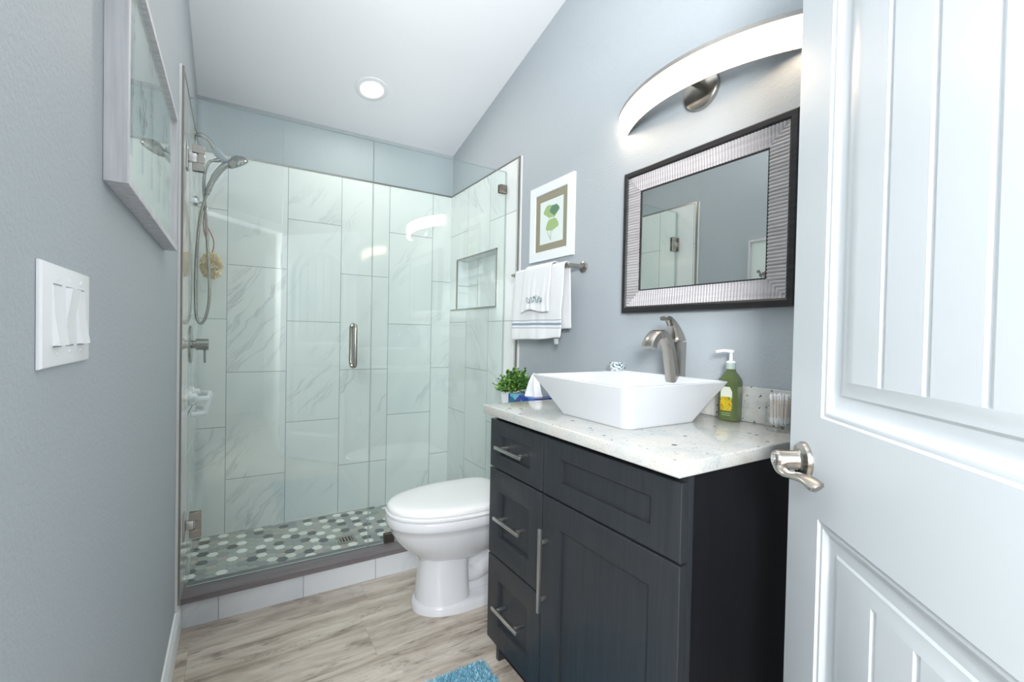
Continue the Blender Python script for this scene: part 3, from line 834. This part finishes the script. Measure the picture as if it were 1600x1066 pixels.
def pull(p, q, parent, horiz):
    """flat bar pull between p and q, standing off the front"""
    bb = B(); p, q = Vector(p), Vector(q)
    d = (q-p).normalized()
    w = Vector((0,0,1)) if horiz else Vector((0,1,0))
    def bx(a0, a1, x0, x1, hw):
        c = [p + d*a0, p + d*a1]
        xs = [(x0, x1)]
        lo = [min(c[0][i], c[1][i]) - w[i]*hw for i in range(3)]; hi = [max(c[0][i], c[1][i]) + w[i]*hw for i in range(3)]
        bb.box(x0, x1, lo[1], hi[1], lo[2], hi[2], .0012, 2)
    L = (q-p).length
    bx(0, L, XF-.034, XF-.024, .0055)
    for a in (L*.16, L*.84): bx(a-.006, a+.006, XF-.026, XF+.0115 if horiz else XF-.0002, .005)
    return bb.build('handle', M_PULL, parent)
YM = 1.9500
g = .0025
dr = []
for (z0, z1, frz) in ((.712, .8795, .054), (.404, .706, .076), (.0975, .398, .076)):
    o = shaker(YM+g, VY1, z0, z1, .068, .048 if z0 > .7 else .072).build('drawer', M_CAB, van)
    zc = (z0+z1)/2 - (0 if z0 > .7 else 0)
    pull((XF, 2.030, zc), (XF, 2.190, zc), o, True)
shaker(VY0+.001, YM-g, .712, .8795, .080, .050).build('false_drawer_front', M_CAB, van)
o = shaker(VY0+.001, YM-g, .0975, .706, .080, .076).build('door', M_CAB, van)
pull((XF, 1.9175, .375), (XF, 1.9175, .620), o, False)

ct = thing('countertop', 'white speckled granite countertop with backsplash on the charcoal vanity', 'countertop', (1.2, YC, CZ))
b = B(); b.box(0.9327, WP, 1.4426, 2.274, CZ+.0003, ZCT, .004, 3); b.build('slab', M_GRANITE, ct)
b = B(); b.box(WP-.020, WP, 1.4426, 2.274, ZCT-.0002, 1.037, .002, 2); b.build('backsplash', M_GRANITE, ct)

# ------------------------------------------------------------------ vessel sink
SX0, SX1, SY0, SY1 = 1.003, 1.432, 1.660, 2.082
scx, scy = (SX0+SX1)/2, (SY0+SY1)/2; hx, hy = (SX1-SX0)/2, (SY1-SY0)/2
sk = thing('vessel_sink', 'square white porcelain vessel sink with flared sides on the granite counter', 'sink', (scx, scy, ZCT))
b = B(); z = ZCT
bx_, by_ = 1.210, 1.862
b.loft([rrect(bx_,by_,.142,.148,.028,z+.0003), rrect(bx_,by_,.145,.151,.030,z+.004), rrect(bx_,by_,.147,.153,.030,z+.009),
        rrect(lerp(bx_,scx,.5),lerp(by_,scy,.5),.179,.180,.027,z+.062), rrect(scx,scy,hx-.001,hy-.001,.020,z+.118), rrect(scx,scy,hx,hy,.020,z+.1205), rrect(scx,scy,hx-.002,hy-.002,.019,z+.1225),
        rrect(scx,scy,hx-.009,hy-.009,.014,z+.1225), rrect(scx,scy,hx-.013,hy-.013,.014,z+.119), rrect(lerp(bx_,scx,.6),lerp(by_,scy,.6),.160,.158,.03,z+.055), rrect(bx_,by_,.128,.130,.04,z+.022), rrect(bx_,by_,.10,.10,.05,z+.016), rrect(bx_,by_,.03,.03,.028,z+.014)])
b.build('basin', M_PORC, sk, smooth=50)
b = B(); b.lathe([(.030,0.0),(.032,.002),(.024,.004),(.022,.002)], (bx_,by_,z+.0145), (0,0,1), 24); b.build('drain', M_NICKEL, sk)

# ------------------------------------------------------------------ faucet
FY = 1.857
fc = thing('faucet', 'brushed nickel single lever vessel faucet behind the white sink', 'faucet', (1.437, FY, ZCT))
b = B()
b.lathe([(.029,0.0003),(.029,.004),(.024,.008)], (1.440,FY,ZCT), (0,0,1), 28)
b.tube([(1.437,FY,ZCT+.005),(1.437,FY,1.02),(1.434,FY,1.09),(1.432,FY,1.165)], [(.022,.022),(.024,.022),(.029,.021),(.034,.020)], sec=RSEC, up=(1,0,0))
b.build('body', M_NICKEL, fc, smooth=35)
b = B()
sp_ = smooth_path([(1.421,FY,ZCT+.010),(1.417,FY,1.03),(1.408,FY,1.085),(1.393,FY,1.140),(1.374,FY,1.175),(1.350,FY,1.190),(1.326,FY,1.184),(1.309,FY,1.165),(1.302,FY,1.146)], 6)
m = len(sp_)
b.tube(sp_, [(lerp(.010, .0150, i/(m-1)), lerp(.0215, .0230, i/(m-1))) for i in range(m)], sec=RSEC, up=(1,0,.3))
b.build('spout', M_NICKEL, fc, smooth=35)
b = B()
lv = smooth_path([(1.437,FY,1.167),(1.434,FY,1.182),(1.424,FY,1.203),(1.409,FY,1.224),(1.392,FY,1.240),(1.380,FY,1.244),(1.364,FY,1.240)], 5)
m = len(lv)
b.tube(lv, [(lerp(.028, .0065, min(1, 1.5*i/(m-1))), lerp(.019, .011, i/(m-1))) for i in range(m)], sec=RSEC, up=(1,0,.5))
b.build('lever_handle', M_NICKEL, fc, smooth=35)

# ------------------------------------------------------------------ counter things
M_SOAPG = pmat('green_soap_bottle', rgb(82, 97, 58), .16, Coat_Weight=.6)
t = thing('soap_bottle', 'green hand soap bottle with white pump right of the sink', 'soap bottle', (1.467, 1.683, ZCT))
RB = Matrix.Translation(Vector((1.467, 1.683, 0))) @ Matrix.Rotation(math.radians(-84), 4, 'Z')
b = B(); z = ZCT
def oct_(hx, hy, z, c=.35): return [(hx,hy*(1-c),z),(hx*(1-c*.8),hy,z),(-hx*(1-c*.8),hy,z),(-hx,hy*(1-c),z),(-hx,-hy*(1-c),z),(-hx*(1-c*.8),-hy,z),(hx*(1-c*.8),-hy,z),(hx,-hy*(1-c),z)]
b.loft([oct_(.026,.019,z+.0003), oct_(.029,.022,z+.004), oct_(.030,.023,z+.115), oct_(.028,.0215,z+.126), oct_(.020,.016,z+.140), oct_(.0135,.0125,z+.150,.5), oct_(.0125,.012,z+.157,.5)])
b.xf(RB); b.build('bottle', M_SOAPG, t, smooth=30)
b = B()
b.lathe([(.0145,.1571),(.0145,.174),(.013,.1755)], (0,0,z), (0,0,1), 20)
b.xf(RB); b.build('collar', pmat('clear_grey_collar', rgb(170, 185, 180), .2), t)
b = B()
b.lathe([(.014,.1756),(.014,.180),(.006,.183),(.0045,.205),(.009,.207),(.009,.214),(.007,.215)], (0,0,z), (0,0,1), 18)
b.tube([(0,0,z+.211),(-.020,-.006,z+.212),(-.040,-.012,z+.208)], [(.0045,.006)]*3, sec=RSEC, up=(0,0,1))
b.xf(RB); b.build('pump', pmat('frosted_white_pump', rgb(235, 240, 238), .3), t)
def label_mat():
    m, nt, bs = new_mat('soap_label'); n = N(nt); vec, xyz = n.obj()
    v = n.noise(vec, 90, 3, .6, .8)
    col = n.ramp(v, [(.30, rgb(110, 56, 30)), (.42, rgb(176, 132, 28)), (.52, rgb(214, 186, 44)), (.62, rgb(150, 160, 52)), (.75, rgb(98, 120, 48))])
    n.link(col, bs.inputs['Base Color']); bs.inputs['Roughness'].default_value = .3; return m
b = B()
hh_ = [(-.019,.034),(.019,.034),(.021,.060),(.019,.084),(.010,.100),(-.010,.100),(-.019,.084),(-.021,.060)]
b.mi = 1; b.prism([(x*.92,-.0232,z+q) for x, q in [(-.019,.070),(.019,.070),(.019,.090),(.011,.104),(-.011,.104),(-.019,.090)]], (0,-.0004,0))
b.mi = 0; b.prism([(x*.9,-.0234,z+q) for x, q in [(-.018,.032),(.018,.032),(.020,.052),(.018,.074),(-.018,.074),(-.020,.052)]], (0,-.0005,0))
b.mi = 2
for q in (.024, .018): b.prism([(-.014,-.0233,z+q),(.014,-.0233,z+q),(.014,-.0233,z+q+.0018),(-.014,-.0233,z+q+.0018)], (0,-.0003,0))
b.xf(RB); b.build('label', [label_mat(), pmat('label_white', rgb(214, 218, 205), .4), pmat('label_print', rgb(150, 170, 120), .4)], t)

SWX, SWY = 1.452, 1.528
t = thing('swab_jar', 'ribbed clear jar of cotton swabs at the right end of the counter', 'jar', (SWX, SWY, ZCT))
b = B(); n_ = 40
rg = lambda r, z: [(SWX+(r+.0012*(i % 2))*math.cos(2*PI*i/n_), SWY+(r+.0012*(i % 2))*math.sin(2*PI*i/n_), z) for i in range(n_)]
b.loft([rg(.0335, z+.0003), rg(.035, z+.003), rg(.035, z+.078), rg(.0325, z+.078), rg(.0315, z+.024), rg(.028, z+.018)])
b.build('jar_glass', M_CUPGLASS, t, smooth=10)
b = B(); b.lathe([(.0012,.0),(.0021,.002),(.0026,.007),(.0024,.013),(.0013,.016)], (0,0,0), (0,0,1), 8)
b.mi = 1; b.lathe([(.0012,.014),(.0012,.066)], (0,0,0), (0,0,1), 8)
b.mi = 0; b.lathe([(.0013,.064),(.0024,.067),(.0026,.073),(.0021,.078),(.0012,.080)], (0,0,0), (0,0,1), 8)
sw0 = b.build('cotton_swab', [pmat('cotton_white', rgb(244, 245, 246), .9), pmat('swab_stick', rgb(244, 232, 222), .7)])
tag(sw0, 'white tipped cotton swab standing in the ribbed clear jar', 'cotton swab', 'cotton swabs in the ribbed jar')
rnd = random.Random(4)
spots = []
for k in range(34):
    r = .0255*math.sqrt((k+.5)/34); a = k*2.39996
    spots.append((r*math.cos(a), r*math.sin(a)))
for k, (x, y) in enumerate(spots):
    s_ = sw0 if k == 0 else sw0.copy()
    if k: COL.objects.link(s_)
    s_.location = (SWX+x*.92, SWY+y*.92, z+.0185+rnd.uniform(0, .004))
    s_.rotation_euler = (-y*1.6+rnd.uniform(-.02,.02), x*1.6+rnd.uniform(-.02,.02), 0)

def cup_mat():
    m, nt, bs = new_mat('speckled_blue_cup'); n = N(nt); vec, xyz = n.obj()
    v = n.noise(vec, 150, 2, .5)
    col = n.ramp(v, [(.40, rgb(36, 66, 92)), (.46, rgb(150, 186, 200)), (.52, rgb(232, 236, 238))])
    n.link(col, bs.inputs['Base Color']); bs.inputs['Roughness'].default_value = .25; return m
t = thing('tumbler', 'small white and blue patterned tumbler just showing behind the sink', 'tumbler', (1.452, 2.150, ZCT))
b = B(); b.lathe([(.026,.0003),(.028,.003),(.030,.145),(.0305,.147),(.028,.147),(.027,.144),(.024,.008)], (1.455,2.150,z), (0,0,1), 28)
b.build('cup_body', cup_mat(), t)

# ------------------------------------------------------------------ mirror
MX = 1.486; MY0, MY1, MZ0, MZ1 = 1.516, 2.169, 1.273, 1.8176
mi = thing('wall_mirror', 'rectangular mirror with ribbed pewter and black wood frame above the vanity', 'mirror', (WP, YC, MZ0))
OF, IF = .024, .082     # outer black band, inner edge of the pewter band
def rect_yz(x, d): return [(x, MY0+d, MZ0+d), (x, MY1-d, MZ0+d), (x, MY1-d, MZ1-d), (x, MY0+d, MZ1-d)]
b = B(); b.loft([rect_yz(WP-.0005, 0), rect_yz(MX+.003, 0), rect_yz(MX, .004), rect_yz(MX, .018), rect_yz(MX+.005, OF), rect_yz(WP-.0005, OF)], closed=True)
b.build('outer_frame', M_BLKWOOD, mi, smooth=30)
b = B()
def ribbed(p0, p1, inn):
    """band from outer edge p0-p1 (y,z pairs) inwards, mitred, ribs across the band"""
    p0, p1, inn = Vector(p0), Vector(p1), Vector(inn)
    L = (p1-p0).length; d = (p1-p0)/L; wd_ = IF-OF; n = int(L/.0105)
    rows = []
    for k in range(n*4+1):
        s_ = L*k/(n*4); ph = (k % 4); h = (0, .0030, .0042, .0030)[ph]
        w = min(wd_, s_, L-s_)
        o_ = p0+d*s_; i_ = o_+inn*w
        rows.append((b.bm.verts.new((MX+.007-h, o_.x, o_.y)), b.bm.verts.new((MX+.011-h, i_.x, i_.y))))
    for k in range(len(rows)-1): b._f([rows[k][0], rows[k+1][0], rows[k+1][1], rows[k][1]])
a0, a1, c0, c1 = MY0+OF, MY1-OF, MZ0+OF, MZ1-OF
ribbed((a0,c0),(a1,c0),(0,1)); ribbed((a1,c1),(a0,c1),(0,-1)); ribbed((a1,c0),(a1,c1),(-1,0)); ribbed((a0,c1),(a0,c0),(1,0))
b.build('ribbed_band', M_SILVER, mi, smooth=60)
b = B(); b.loft([rect_yz(MX+.010, IF-.001), rect_yz(MX+.009, IF+.001), rect_yz(MX+.009, IF+.004), rect_yz(MX+.014, IF+.005), rect_yz(MX+.014, IF-.001)], closed=True)
b.build('inner_lip', M_BLKWOOD, mi)
b = B(); b.box(MX+.0125, MX+.016, MY0+IF, MY1-IF, MZ0+IF, MZ1-IF); b.build('mirror_glass', M_MIRROR, mi)
b = B(); b.box(MX+.0165, WP-.0005, MY0+OF+.001, MY1-OF-.001, MZ0+OF+.001, MZ1-OF-.001); b.build('backing', M_BLACK, mi)

# ------------------------------------------------------------------ vanity light
LZ0, LZ1 = 1.986, 2.068
vl = thing('vanity_light', 'bowed brushed nickel vanity light with lit diffuser above the mirror', 'wall light', (WP, 1.845, 2.03))
b = B(); b.lathe([(.066,0),(.066,.016),(.060,.021),(.02,.022)], (WP,1.845,2.015), (-1,0,0), 40); b.build('canopy', M_NICKEL, vl)
b = B(); b.box(1.388, WP-.02, 1.83, 1.86, 2.025, 2.045); b.build('stem', M_NICKEL, vl)
half = .368; sag = .118; xe = 1.496
AR2 = (half*half+sag*sag)/(2*sag); acx = xe - sag + AR2
th0 = math.asin(half/AR2)
def arcpt(r, t_): return (acx - r*math.cos(t_), 1.845 + r*math.sin(t_))
def arcsec(r0, r1, z0, z1, n=48):
    bb = B(); rings = []
    for k in range(n+1):
        t_ = -th0 + 2*th0*k/n
        (xa, ya), (xb, yb) = arcpt(r0, t_), arcpt(r1, t_)
        rings.append([(xa,ya,z0),(xb,yb,z0),(xb,yb,z1),(xa,ya,z1)])
    bb.loft(rings); return bb
arcsec(AR2-.030, AR2-.001, LZ0, LZ1-.010).build('diffuser', M_DIFF, vl)
arcsec(AR2-.034, AR2+.001, LZ1-.010, LZ1+.004).build('top_rim', M_NICKEL, vl)
arcsec(AR2-.0345, AR2-.0305, LZ0-.002, LZ1-.010).build('back_plate', M_NICKEL, vl)

# ------------------------------------------------------------------ recessed ceiling light
rc = Vector((.835, 3.50, ceil_z(3.50)))
nd = Vector((0, -SLOPE, -1)).normalized()
t = thing('recessed_light', 'round white recessed ceiling light, lit, over the shower', 'ceiling light', rc)
b = B(); b.lathe([(.090,.0005),(.089,.004),(.080,.007),(.060,.0055),(.050,.0015),(.050,.0005)], rc, nd, 40); b.build('trim_ring', M_WHITE, t)
b = B(); b.lathe([(.049,.0008),(.049,.002)], rc, nd, 40); b.build('lens', M_REC, t)

# ------------------------------------------------------------------ ginkgo picture
GY0, GY1, GZ0, GZ1 = 2.503, 2.862, 1.553, 1.936; GX = 1.5045
gp = thing('framed_ginkgo_print', 'white framed print of green ginkgo leaves above the towel bar', 'picture', (WP, 2.65, GZ0))
def rect_g(x, d): return [(x, GY0+d, GZ0+d), (x, GY1-d, GZ0+d), (x, GY1-d, GZ1-d), (x, GY0+d, GZ1-d)]
b = B(); b.loft([rect_g(WP-.0005, 0), rect_g(GX+.001, 0), rect_g(GX, .001), rect_g(GX, .046), rect_g(GX+.006, .049), rect_g(WP-.0005, .049)], closed=True)
b.build('frame', M_WHITE, gp, smooth=30)
b = B(); b.loft([rect_g(GX+.006, .045), rect_g(GX+.006, .082), rect_g(GX+.0078, .084), rect_g(GX+.009, .045)], closed=True)
b.build('mat', paint('taupe_mat', rgb(150, 146, 126), .05, .8), gp, smooth=30)
b = B()
b.mi = 0; b.box(GX+.0085, GX+.012, GY0+.06, GY1-.06, GZ0+.06, GZ1-.06)
AY0, AY1, AZ0, AZ1 = GY0+.084, GY1-.084, GZ0+.084, GZ1-.084
def art(u, w): return (AY1+(AY0-AY1)*u, AZ0+(AZ1-AZ0)*w)     # u to the viewer's right
lay = [0]
def fan(u, w, r, rot, mat_i, spread=1.25):
    lay[0] += 1; x = GX+.0082 - .00006*lay[0]
    c = Vector(art(u, w)); pts = [c]
    for k in range(15):
        a = rot + lerp(-spread, spread, k/14); rr = r*(1 - (.10 if k == 7 else 0) + .025*math.sin(k*2.1) - .16*(abs(k-7)/7)**3)
        pts.append(c + Vector((-math.sin(a)*rr, math.cos(a)*rr)))
    b.mi = mat_i
    for k in range(1, len(pts)-1): b.poly([(x, p.x, p.y) for p in (pts[0], pts[k], pts[k+1])])
def stalk(pts, wd_, mat_i):
    lay[0] += 1; x = GX+.0082 - .00006*lay[0]; b.mi = mat_i
    P = smooth_path([(0,)+art(*p) for p in pts], 5)
    for k in range(len(P)-1):
        b.poly([(x, P[k].y-wd_, P[k].z), (x, P[k+1].y-wd_, P[k+1].z), (x, P[k+1].y+wd_, P[k+1].z), (x, P[k].y+wd_, P[k].z)])
stalk([(.40,.58),(.34,.36),(.36,.22),(.50,.06)], .0012, 3); stalk([(.62,.60),(.52,.36),(.44,.18),(.48,.06)], .0012, 3); stalk([(.54,.28),(.50,.16),(.47,.06)], .0010, 3)
fan(.40,.58,.066,.22,1); fan(.64,.57,.060,-.30,1,1.2); fan(.62,.60,.055,.02,2,1.0); fan(.54,.27,.062,-.05,1,1.35)
b.build('print', [pmat('print_paper', rgb(222, 232, 230), .7), pmat('ginkgo_light', rgb(160, 186, 128), .7), pmat('ginkgo_dark', rgb(96, 134, 108), .7), pmat('ginkgo_stem', rgb(128, 140, 126), .7)], gp)

# ------------------------------------------------------------------ towel bar and towels
BX, BZ = 1.431, 1.489
tb = thing('towel_bar', 'brushed nickel towel bar with round flanges below the ginkgo print', 'towel bar', (WP, 2.66, BZ))
b = B(); b.tube([(BX,2.420,BZ),(BX,2.908,BZ)], .0078, 14); b.build('bar', M_NICKEL, tb)
for y in (2.437, 2.892):
    b = B(); b.lathe([(.026,0),(.026,.006),(.023,.009),(.012,.011),(.0105,.020),(.0105,WP-BX-.004)], (WP,y,BZ), (-1,0,0), 26); b.build('post', M_NICKEL, tb)
def towel_mat(name, stripes):
    m, nt, bs = new_mat(name); n = N(nt); vec, xyz = n.obj()
    col = rgb(238, 240, 242)
    if stripes:
        zz = n.math('ADD', xyz[2], n.math('MULTIPLY', n.noise(vec, 9, 1), .004))
        f = None
        for z0, hw in stripes:
            d = n.math('LESS_THAN', n.math('ABSOLUTE', n.math('SUBTRACT', zz, z0)), hw)
            f = d if f is None else n.math('MAXIMUM', f, d)
        front = n.math('LESS_THAN', xyz[0], BX)
        f = n.math('MULTIPLY', f, front)
        n.link(n.mix(f, col, rgb(140, 158, 176)), bs.inputs['Base Color'])
    else: bs.inputs['Base Color'].default_value = col
    bs.inputs['Roughness'].default_value = .95; bs.inputs['Specular IOR Level'].default_value = .1
    bs.inputs['Sheen Weight'].default_value = .3
    n.bump(n.noise(vec, 700, 2, .7), .5, .003, bs)
    return m
def drape(y0, y1, zf, zb, off, thick, seed, flare=0.0):
    """sheet over the bar: front hangs to zf, back to zb"""
    r = .0082+off; prof = []
    nz = 16
    for k in range(nz): prof.append((BX-r, lerp(zf, BZ, k/nz), 1-k/nz, 0))
    for k in range(9): a = PI - PI*k/8; prof.append((BX+r*math.cos(a), BZ+r*math.sin(a), 0, 0))
    for k in range(1, nz+1): prof.append((BX+r, lerp(BZ, zb, k/nz), k/nz, 1))
    bb = B(); ny = 30; rnd = random.Random(seed); ph = rnd.uniform(0, 6)
    rows = []
    for j in range(ny+1):
        v_ = j/ny; y = lerp(y0, y1, v_); row = []
        for x, z_, t_, side in prof:
            wob = .0045*math.sin(v_*11+ph)*t_ + .003*math.sin(v_*23+ph*2)*t_ + .002*math.sin(z_*40+v_*7)*t_
            sx = -1 if side == 0 else 1
            zz = z_ + (.007*math.sin(v_*5+ph)+.004*math.cos(v_*9))*t_*t_
            xx = x + sx*(abs(wob) + .012*t_*(1 if side == 0 else .4))
            yy = y + flare*t_*(v_-.5) + .003*math.sin(z_*30+ph)*t_
            row.append(bb.bm.verts.new((xx, yy, zz)))
        rows.append(row)
    for j in range(ny):
        for k in range(len(prof)-1): bb._f([rows[j][k], rows[j][k+1], rows[j+1][k+1], rows[j+1][k]])
    return bb
def cloth(o, th):
    md = o.modifiers.new('thickness', 'SOLIDIFY'); md.thickness = th; md.offset = 1
    sb = o.modifiers.new('smooth', 'SUBSURF'); sb.levels = 1; sb.render_levels = 1
    return o
bt = thing('bath_towel', 'white bath towel with grey blue stripes draped over the towel bar', 'towel', (BX, 2.65, BZ))
o = cloth(drape(2.443, 2.852, 1.158, 1.20, .0060, .006, 1, .004).build('towel_cloth', towel_mat('bath_towel_cotton', [(1.250,.0016),(1.232,.0055),(1.214,.0016)]), bt, smooth=180), .0045)
b = B(); b.prism([(BX-.024,2.470,1.165),(BX-.030,2.462,1.140),(BX-.026,2.490,1.138),(BX-.022,2.505,1.163)], (.002,0,0))
b.build('hanging_tab', pmat('towel_tag', rgb(196, 198, 200), .8), bt)
ht = thing('hand_towel', 'small white hand towel with teal embroidery hung over the bath towel', 'towel', (BX, 2.67, BZ))
o = cloth(drape(2.528, 2.748, 1.288, 1.36, .0165, .006, 6, .015).build('towel_cloth', towel_mat('hand_towel_cotton', None), ht, smooth=180), .0045)
b = B(); rnd = random.Random(9)
xh = BX-.0440
def curl(y, z_, r, a0, a1):
    b.tube([(xh-.0005, y + r*(1-.5*k/9)*math.cos(lerp(a0,a1,k/9)), z_ + r*(1-.5*k/9)*math.sin(lerp(a0,a1,k/9))) for k in range(10)], .0011, 5)
for k in range(8):
    y = 2.580+k*.0165; s_ = 1 if k % 2 else -1
    b.mi = 0 if k % 3 else 1; curl(y, 1.345+.004*s_, .010, 0, s_*4.4)
    for q in range(3):
        b.mi = rnd.choice([0, 0, 1]); py, pz = y+rnd.uniform(-.008,.008), 1.345+rnd.uniform(-.017,.017)
        b.lathe([(.0005,0),(.0030,.0008),(.0005,.0016)], (xh, py, pz), (-1,0,0), 7)
b.build('embroidery', [pmat('teal_thread', rgb(70, 128, 136), .7), pmat('navy_thread', rgb(46, 70, 104), .7)], ht)

# ------------------------------------------------------------------ framed botanical picture on the left wall
PY0, PY1, PZ0, PZ1 = 1.799, 2.550, 1.409, 1.805; PX = .031
lp_ = thing('framed_botanical_print', 'wide white washed frame with flower drawings on the left wall', 'picture', (0, 2.17, PZ0))
def rect_p(x, d): return [(x, PY0+d, PZ0+d), (x, PY1-d, PZ0+d), (x, PY1-d, PZ1-d), (x, PY0+d, PZ1-d)]
b = B(); b.loft([rect_p(.0005, 0), rect_p(PX-.001, 0), rect_p(PX, .001), rect_p(PX, .014), rect_p(PX-.008, .015), rect_p(.0005, .015)], closed=True)
b.build('frame', M_FRAMEW, lp_, smooth=30)
b = B(); b.box(.001, .019, PY0+.014, PY1-.014, PZ0+.014, PZ1-.014)
b.mi = 0
prnd = random.Random(21); lay = [0]
def pflat(pts, mi_):
    lay[0] += 1; b.mi = mi_; x = .01915 + .00001*(lay[0] % 60); b.poly([(x, y, z_) for y, z_ in pts])
def pstem(y, z0, y1_, z1_, w, mi_): pflat([(y-w,z0),(y+w,z0),(y1_+w*.5,z1_),(y1_-w*.5,z1_)], mi_)
def pleaf(y, z_, a, L, w, mi_):
    d = Vector((math.cos(a), math.sin(a))); nn = Vector((-d.y, d.x)); c = Vector((y, z_))
    pflat([tuple(c), tuple(c+d*L*.4+nn*w), tuple(c+d*L), tuple(c+d*L*.4-nn*w)], mi_)
for k, (yc, hgt, kind) in enumerate([(1.90,.24,0),(2.02,.20,1),(2.14,.25,0),(2.26,.16,1),(2.36,.22,0),(2.45,.12,1)]):
    zb_ = PZ0+.075
    pflat([(yc-.014,zb_),(yc+.014,zb_),(yc+.017,zb_+.05),(yc-.017,zb_+.05)], 5)
    for q in range(6 if kind == 0 else 8):
        y1_ = yc + prnd.uniform(-.045,.045); z1_ = zb_+.05+hgt*prnd.uniform(.45,1.0)*(1 if kind == 0 else .6)
        pstem(yc+prnd.uniform(-.008,.008), zb_+.048, y1_, z1_, .0013, 1)
        for j in range(5):
            t_ = prnd.uniform(.3,1); pleaf(lerp(yc,y1_,t_), lerp(zb_+.05,z1_,t_), prnd.uniform(.2,2.9), .018, .004, prnd.choice([1,2,2]))
        for j in range(3):
            a_ = prnd.uniform(0,6.28); pleaf(y1_, z1_, a_, .014, .006, prnd.choice([3,4,2]))
            pleaf(y1_, z1_, a_+3.1, .012, .006, prnd.choice([3,4]))
b.build('print', [pmat('drawing_paper', rgb(226, 232, 231), .7), pmat('ink_dark', rgb(66, 74, 88), .8), pmat('leaf_grey_green', rgb(108, 128, 118), .8), pmat('petal_rust', rgb(176, 108, 92), .8), pmat('petal_plum', rgb(96, 66, 92), .8), pmat('vase_blue', rgb(116, 148, 164), .8)], lp_)
b = B(); b.box(.0205, .0225, PY0+.0155, PY1-.0155, PZ0+.0155, PZ1-.0155); b.build('glazing', M_PICGLASS, lp_)

# ------------------------------------------------------------------ light switch
sp = thing('light_switch', 'white triple rocker light switch plate on the left wall', 'light switch', (0, 1.607, 1.19))
SY_ = [1.561, 1.607, 1.653]
b = B()
py0, py1, pz0, pz1 = 1.516, 1.699, 1.133, 1.249
def rect_s(x, d): return [(x, py0+d, pz0+d), (x, py1-d, pz0+d), (x, py1-d, pz1-d), (x, py0+d, pz1-d)]
b.loft([rect_s(.0005, 0), rect_s(.003, 0), rect_s(.0052, .0016), rect_s(.0062, .005)])
b.build('cover_plate', M_PLASTIC, sp, smooth=35)
for k, yc in enumerate(SY_):
    b = B(); d = .0055 if k != 1 else -.0055
    zc = 1.191; x0 = .0063
    lo, hi = (x0+.0010 + max(d,0)*1.0, x0+.0010 + max(-d,0)*1.0)
    y0_, y1_ = yc-.0165, yc+.0165; za, zb_ = zc-.0335, zc+.0335
    mid = x0+.0020
    b.prism([(x0-.001, y0_, za), (lo, y0_, za), (mid, y0_, zc), (hi, y0_, zb_), (x0-.001, y0_, zb_)], (0, y1_-y0_, 0))
    b.build('rocker', M_PLASTIC, sp, smooth=20)
    for z0_ in (za-.0022, zb_+.0004):
        b = B(); b.box(.0060, .0066, y0_+.002, y1_-.002, z0_, z0_+.0018); b.build('slot', M_GREYPL, sp)
for yc in SY_:
    for zc in (1.1485, 1.2335):
        b = B(); b.lathe([(.0032,0),(.0032,.0006),(.002,.0012)], (.0062, yc, zc), (1,0,0), 12); b.build('screw', M_WHITE, sp)

# ------------------------------------------------------------------ bath rug
RX0, RX1, RY0, RY1 = .44, .948, 1.50, 2.268
rug = thing('bath_rug', 'shaggy teal blue bath rug on the plank floor in front of the vanity', 'rug', (.69, 1.88, 0))
b = B(); b.loft([rrect((RX0+RX1)/2,(RY0+RY1)/2,(RX1-RX0)/2,(RY1-RY0)/2,.012,.0005), rrect((RX0+RX1)/2,(RY0+RY1)/2,(RX1-RX0)/2,(RY1-RY0)/2,.012,.007)])
b.build('backing', pmat('rug_base', rgb(74, 140, 168), .9), rug)
b = B(); rnd = random.Random(8)
ny = 0
def tuft(x, y):
    h = rnd.uniform(.011, .020); a = rnd.uniform(0, 2*PI); dx, dy = math.cos(a)*.0017, math.sin(a)*.0017
    lx, ly = rnd.uniform(-.007,.007), rnd.uniform(-.007,.007)
    b.mi = rnd.choice([0, 0, 1, 2])
    v = [(x-dx,y-dy,.0068),(x+dx,y+dy,.0068),(x+dx+lx*.4,y+dy+ly*.4,.0068+h*.6),(x-dx+lx*.4,y-dy+ly*.4,.0068+h*.6),(x+lx,y+ly,.0068+h)]
    b.poly(v[:4]); b.poly([v[3], v[2], v[4]])
for k in range(9000): tuft(rnd.uniform(.66, RX1-.003), rnd.uniform(1.98, RY1-.003))
for k in range(7000): tuft(rnd.uniform(RX0+.003, RX1-.003), rnd.uniform(RY0+.003, RY1-.003))
pl = b.build('pile', [pmat('pile_teal', rgb(126, 186, 208), .9), pmat('pile_pale', rgb(184, 224, 236), .9), pmat('pile_deep', rgb(90, 154, 184), .9)], rug, smooth=180, recalc=False)
pl['kind'] = 'stuff'
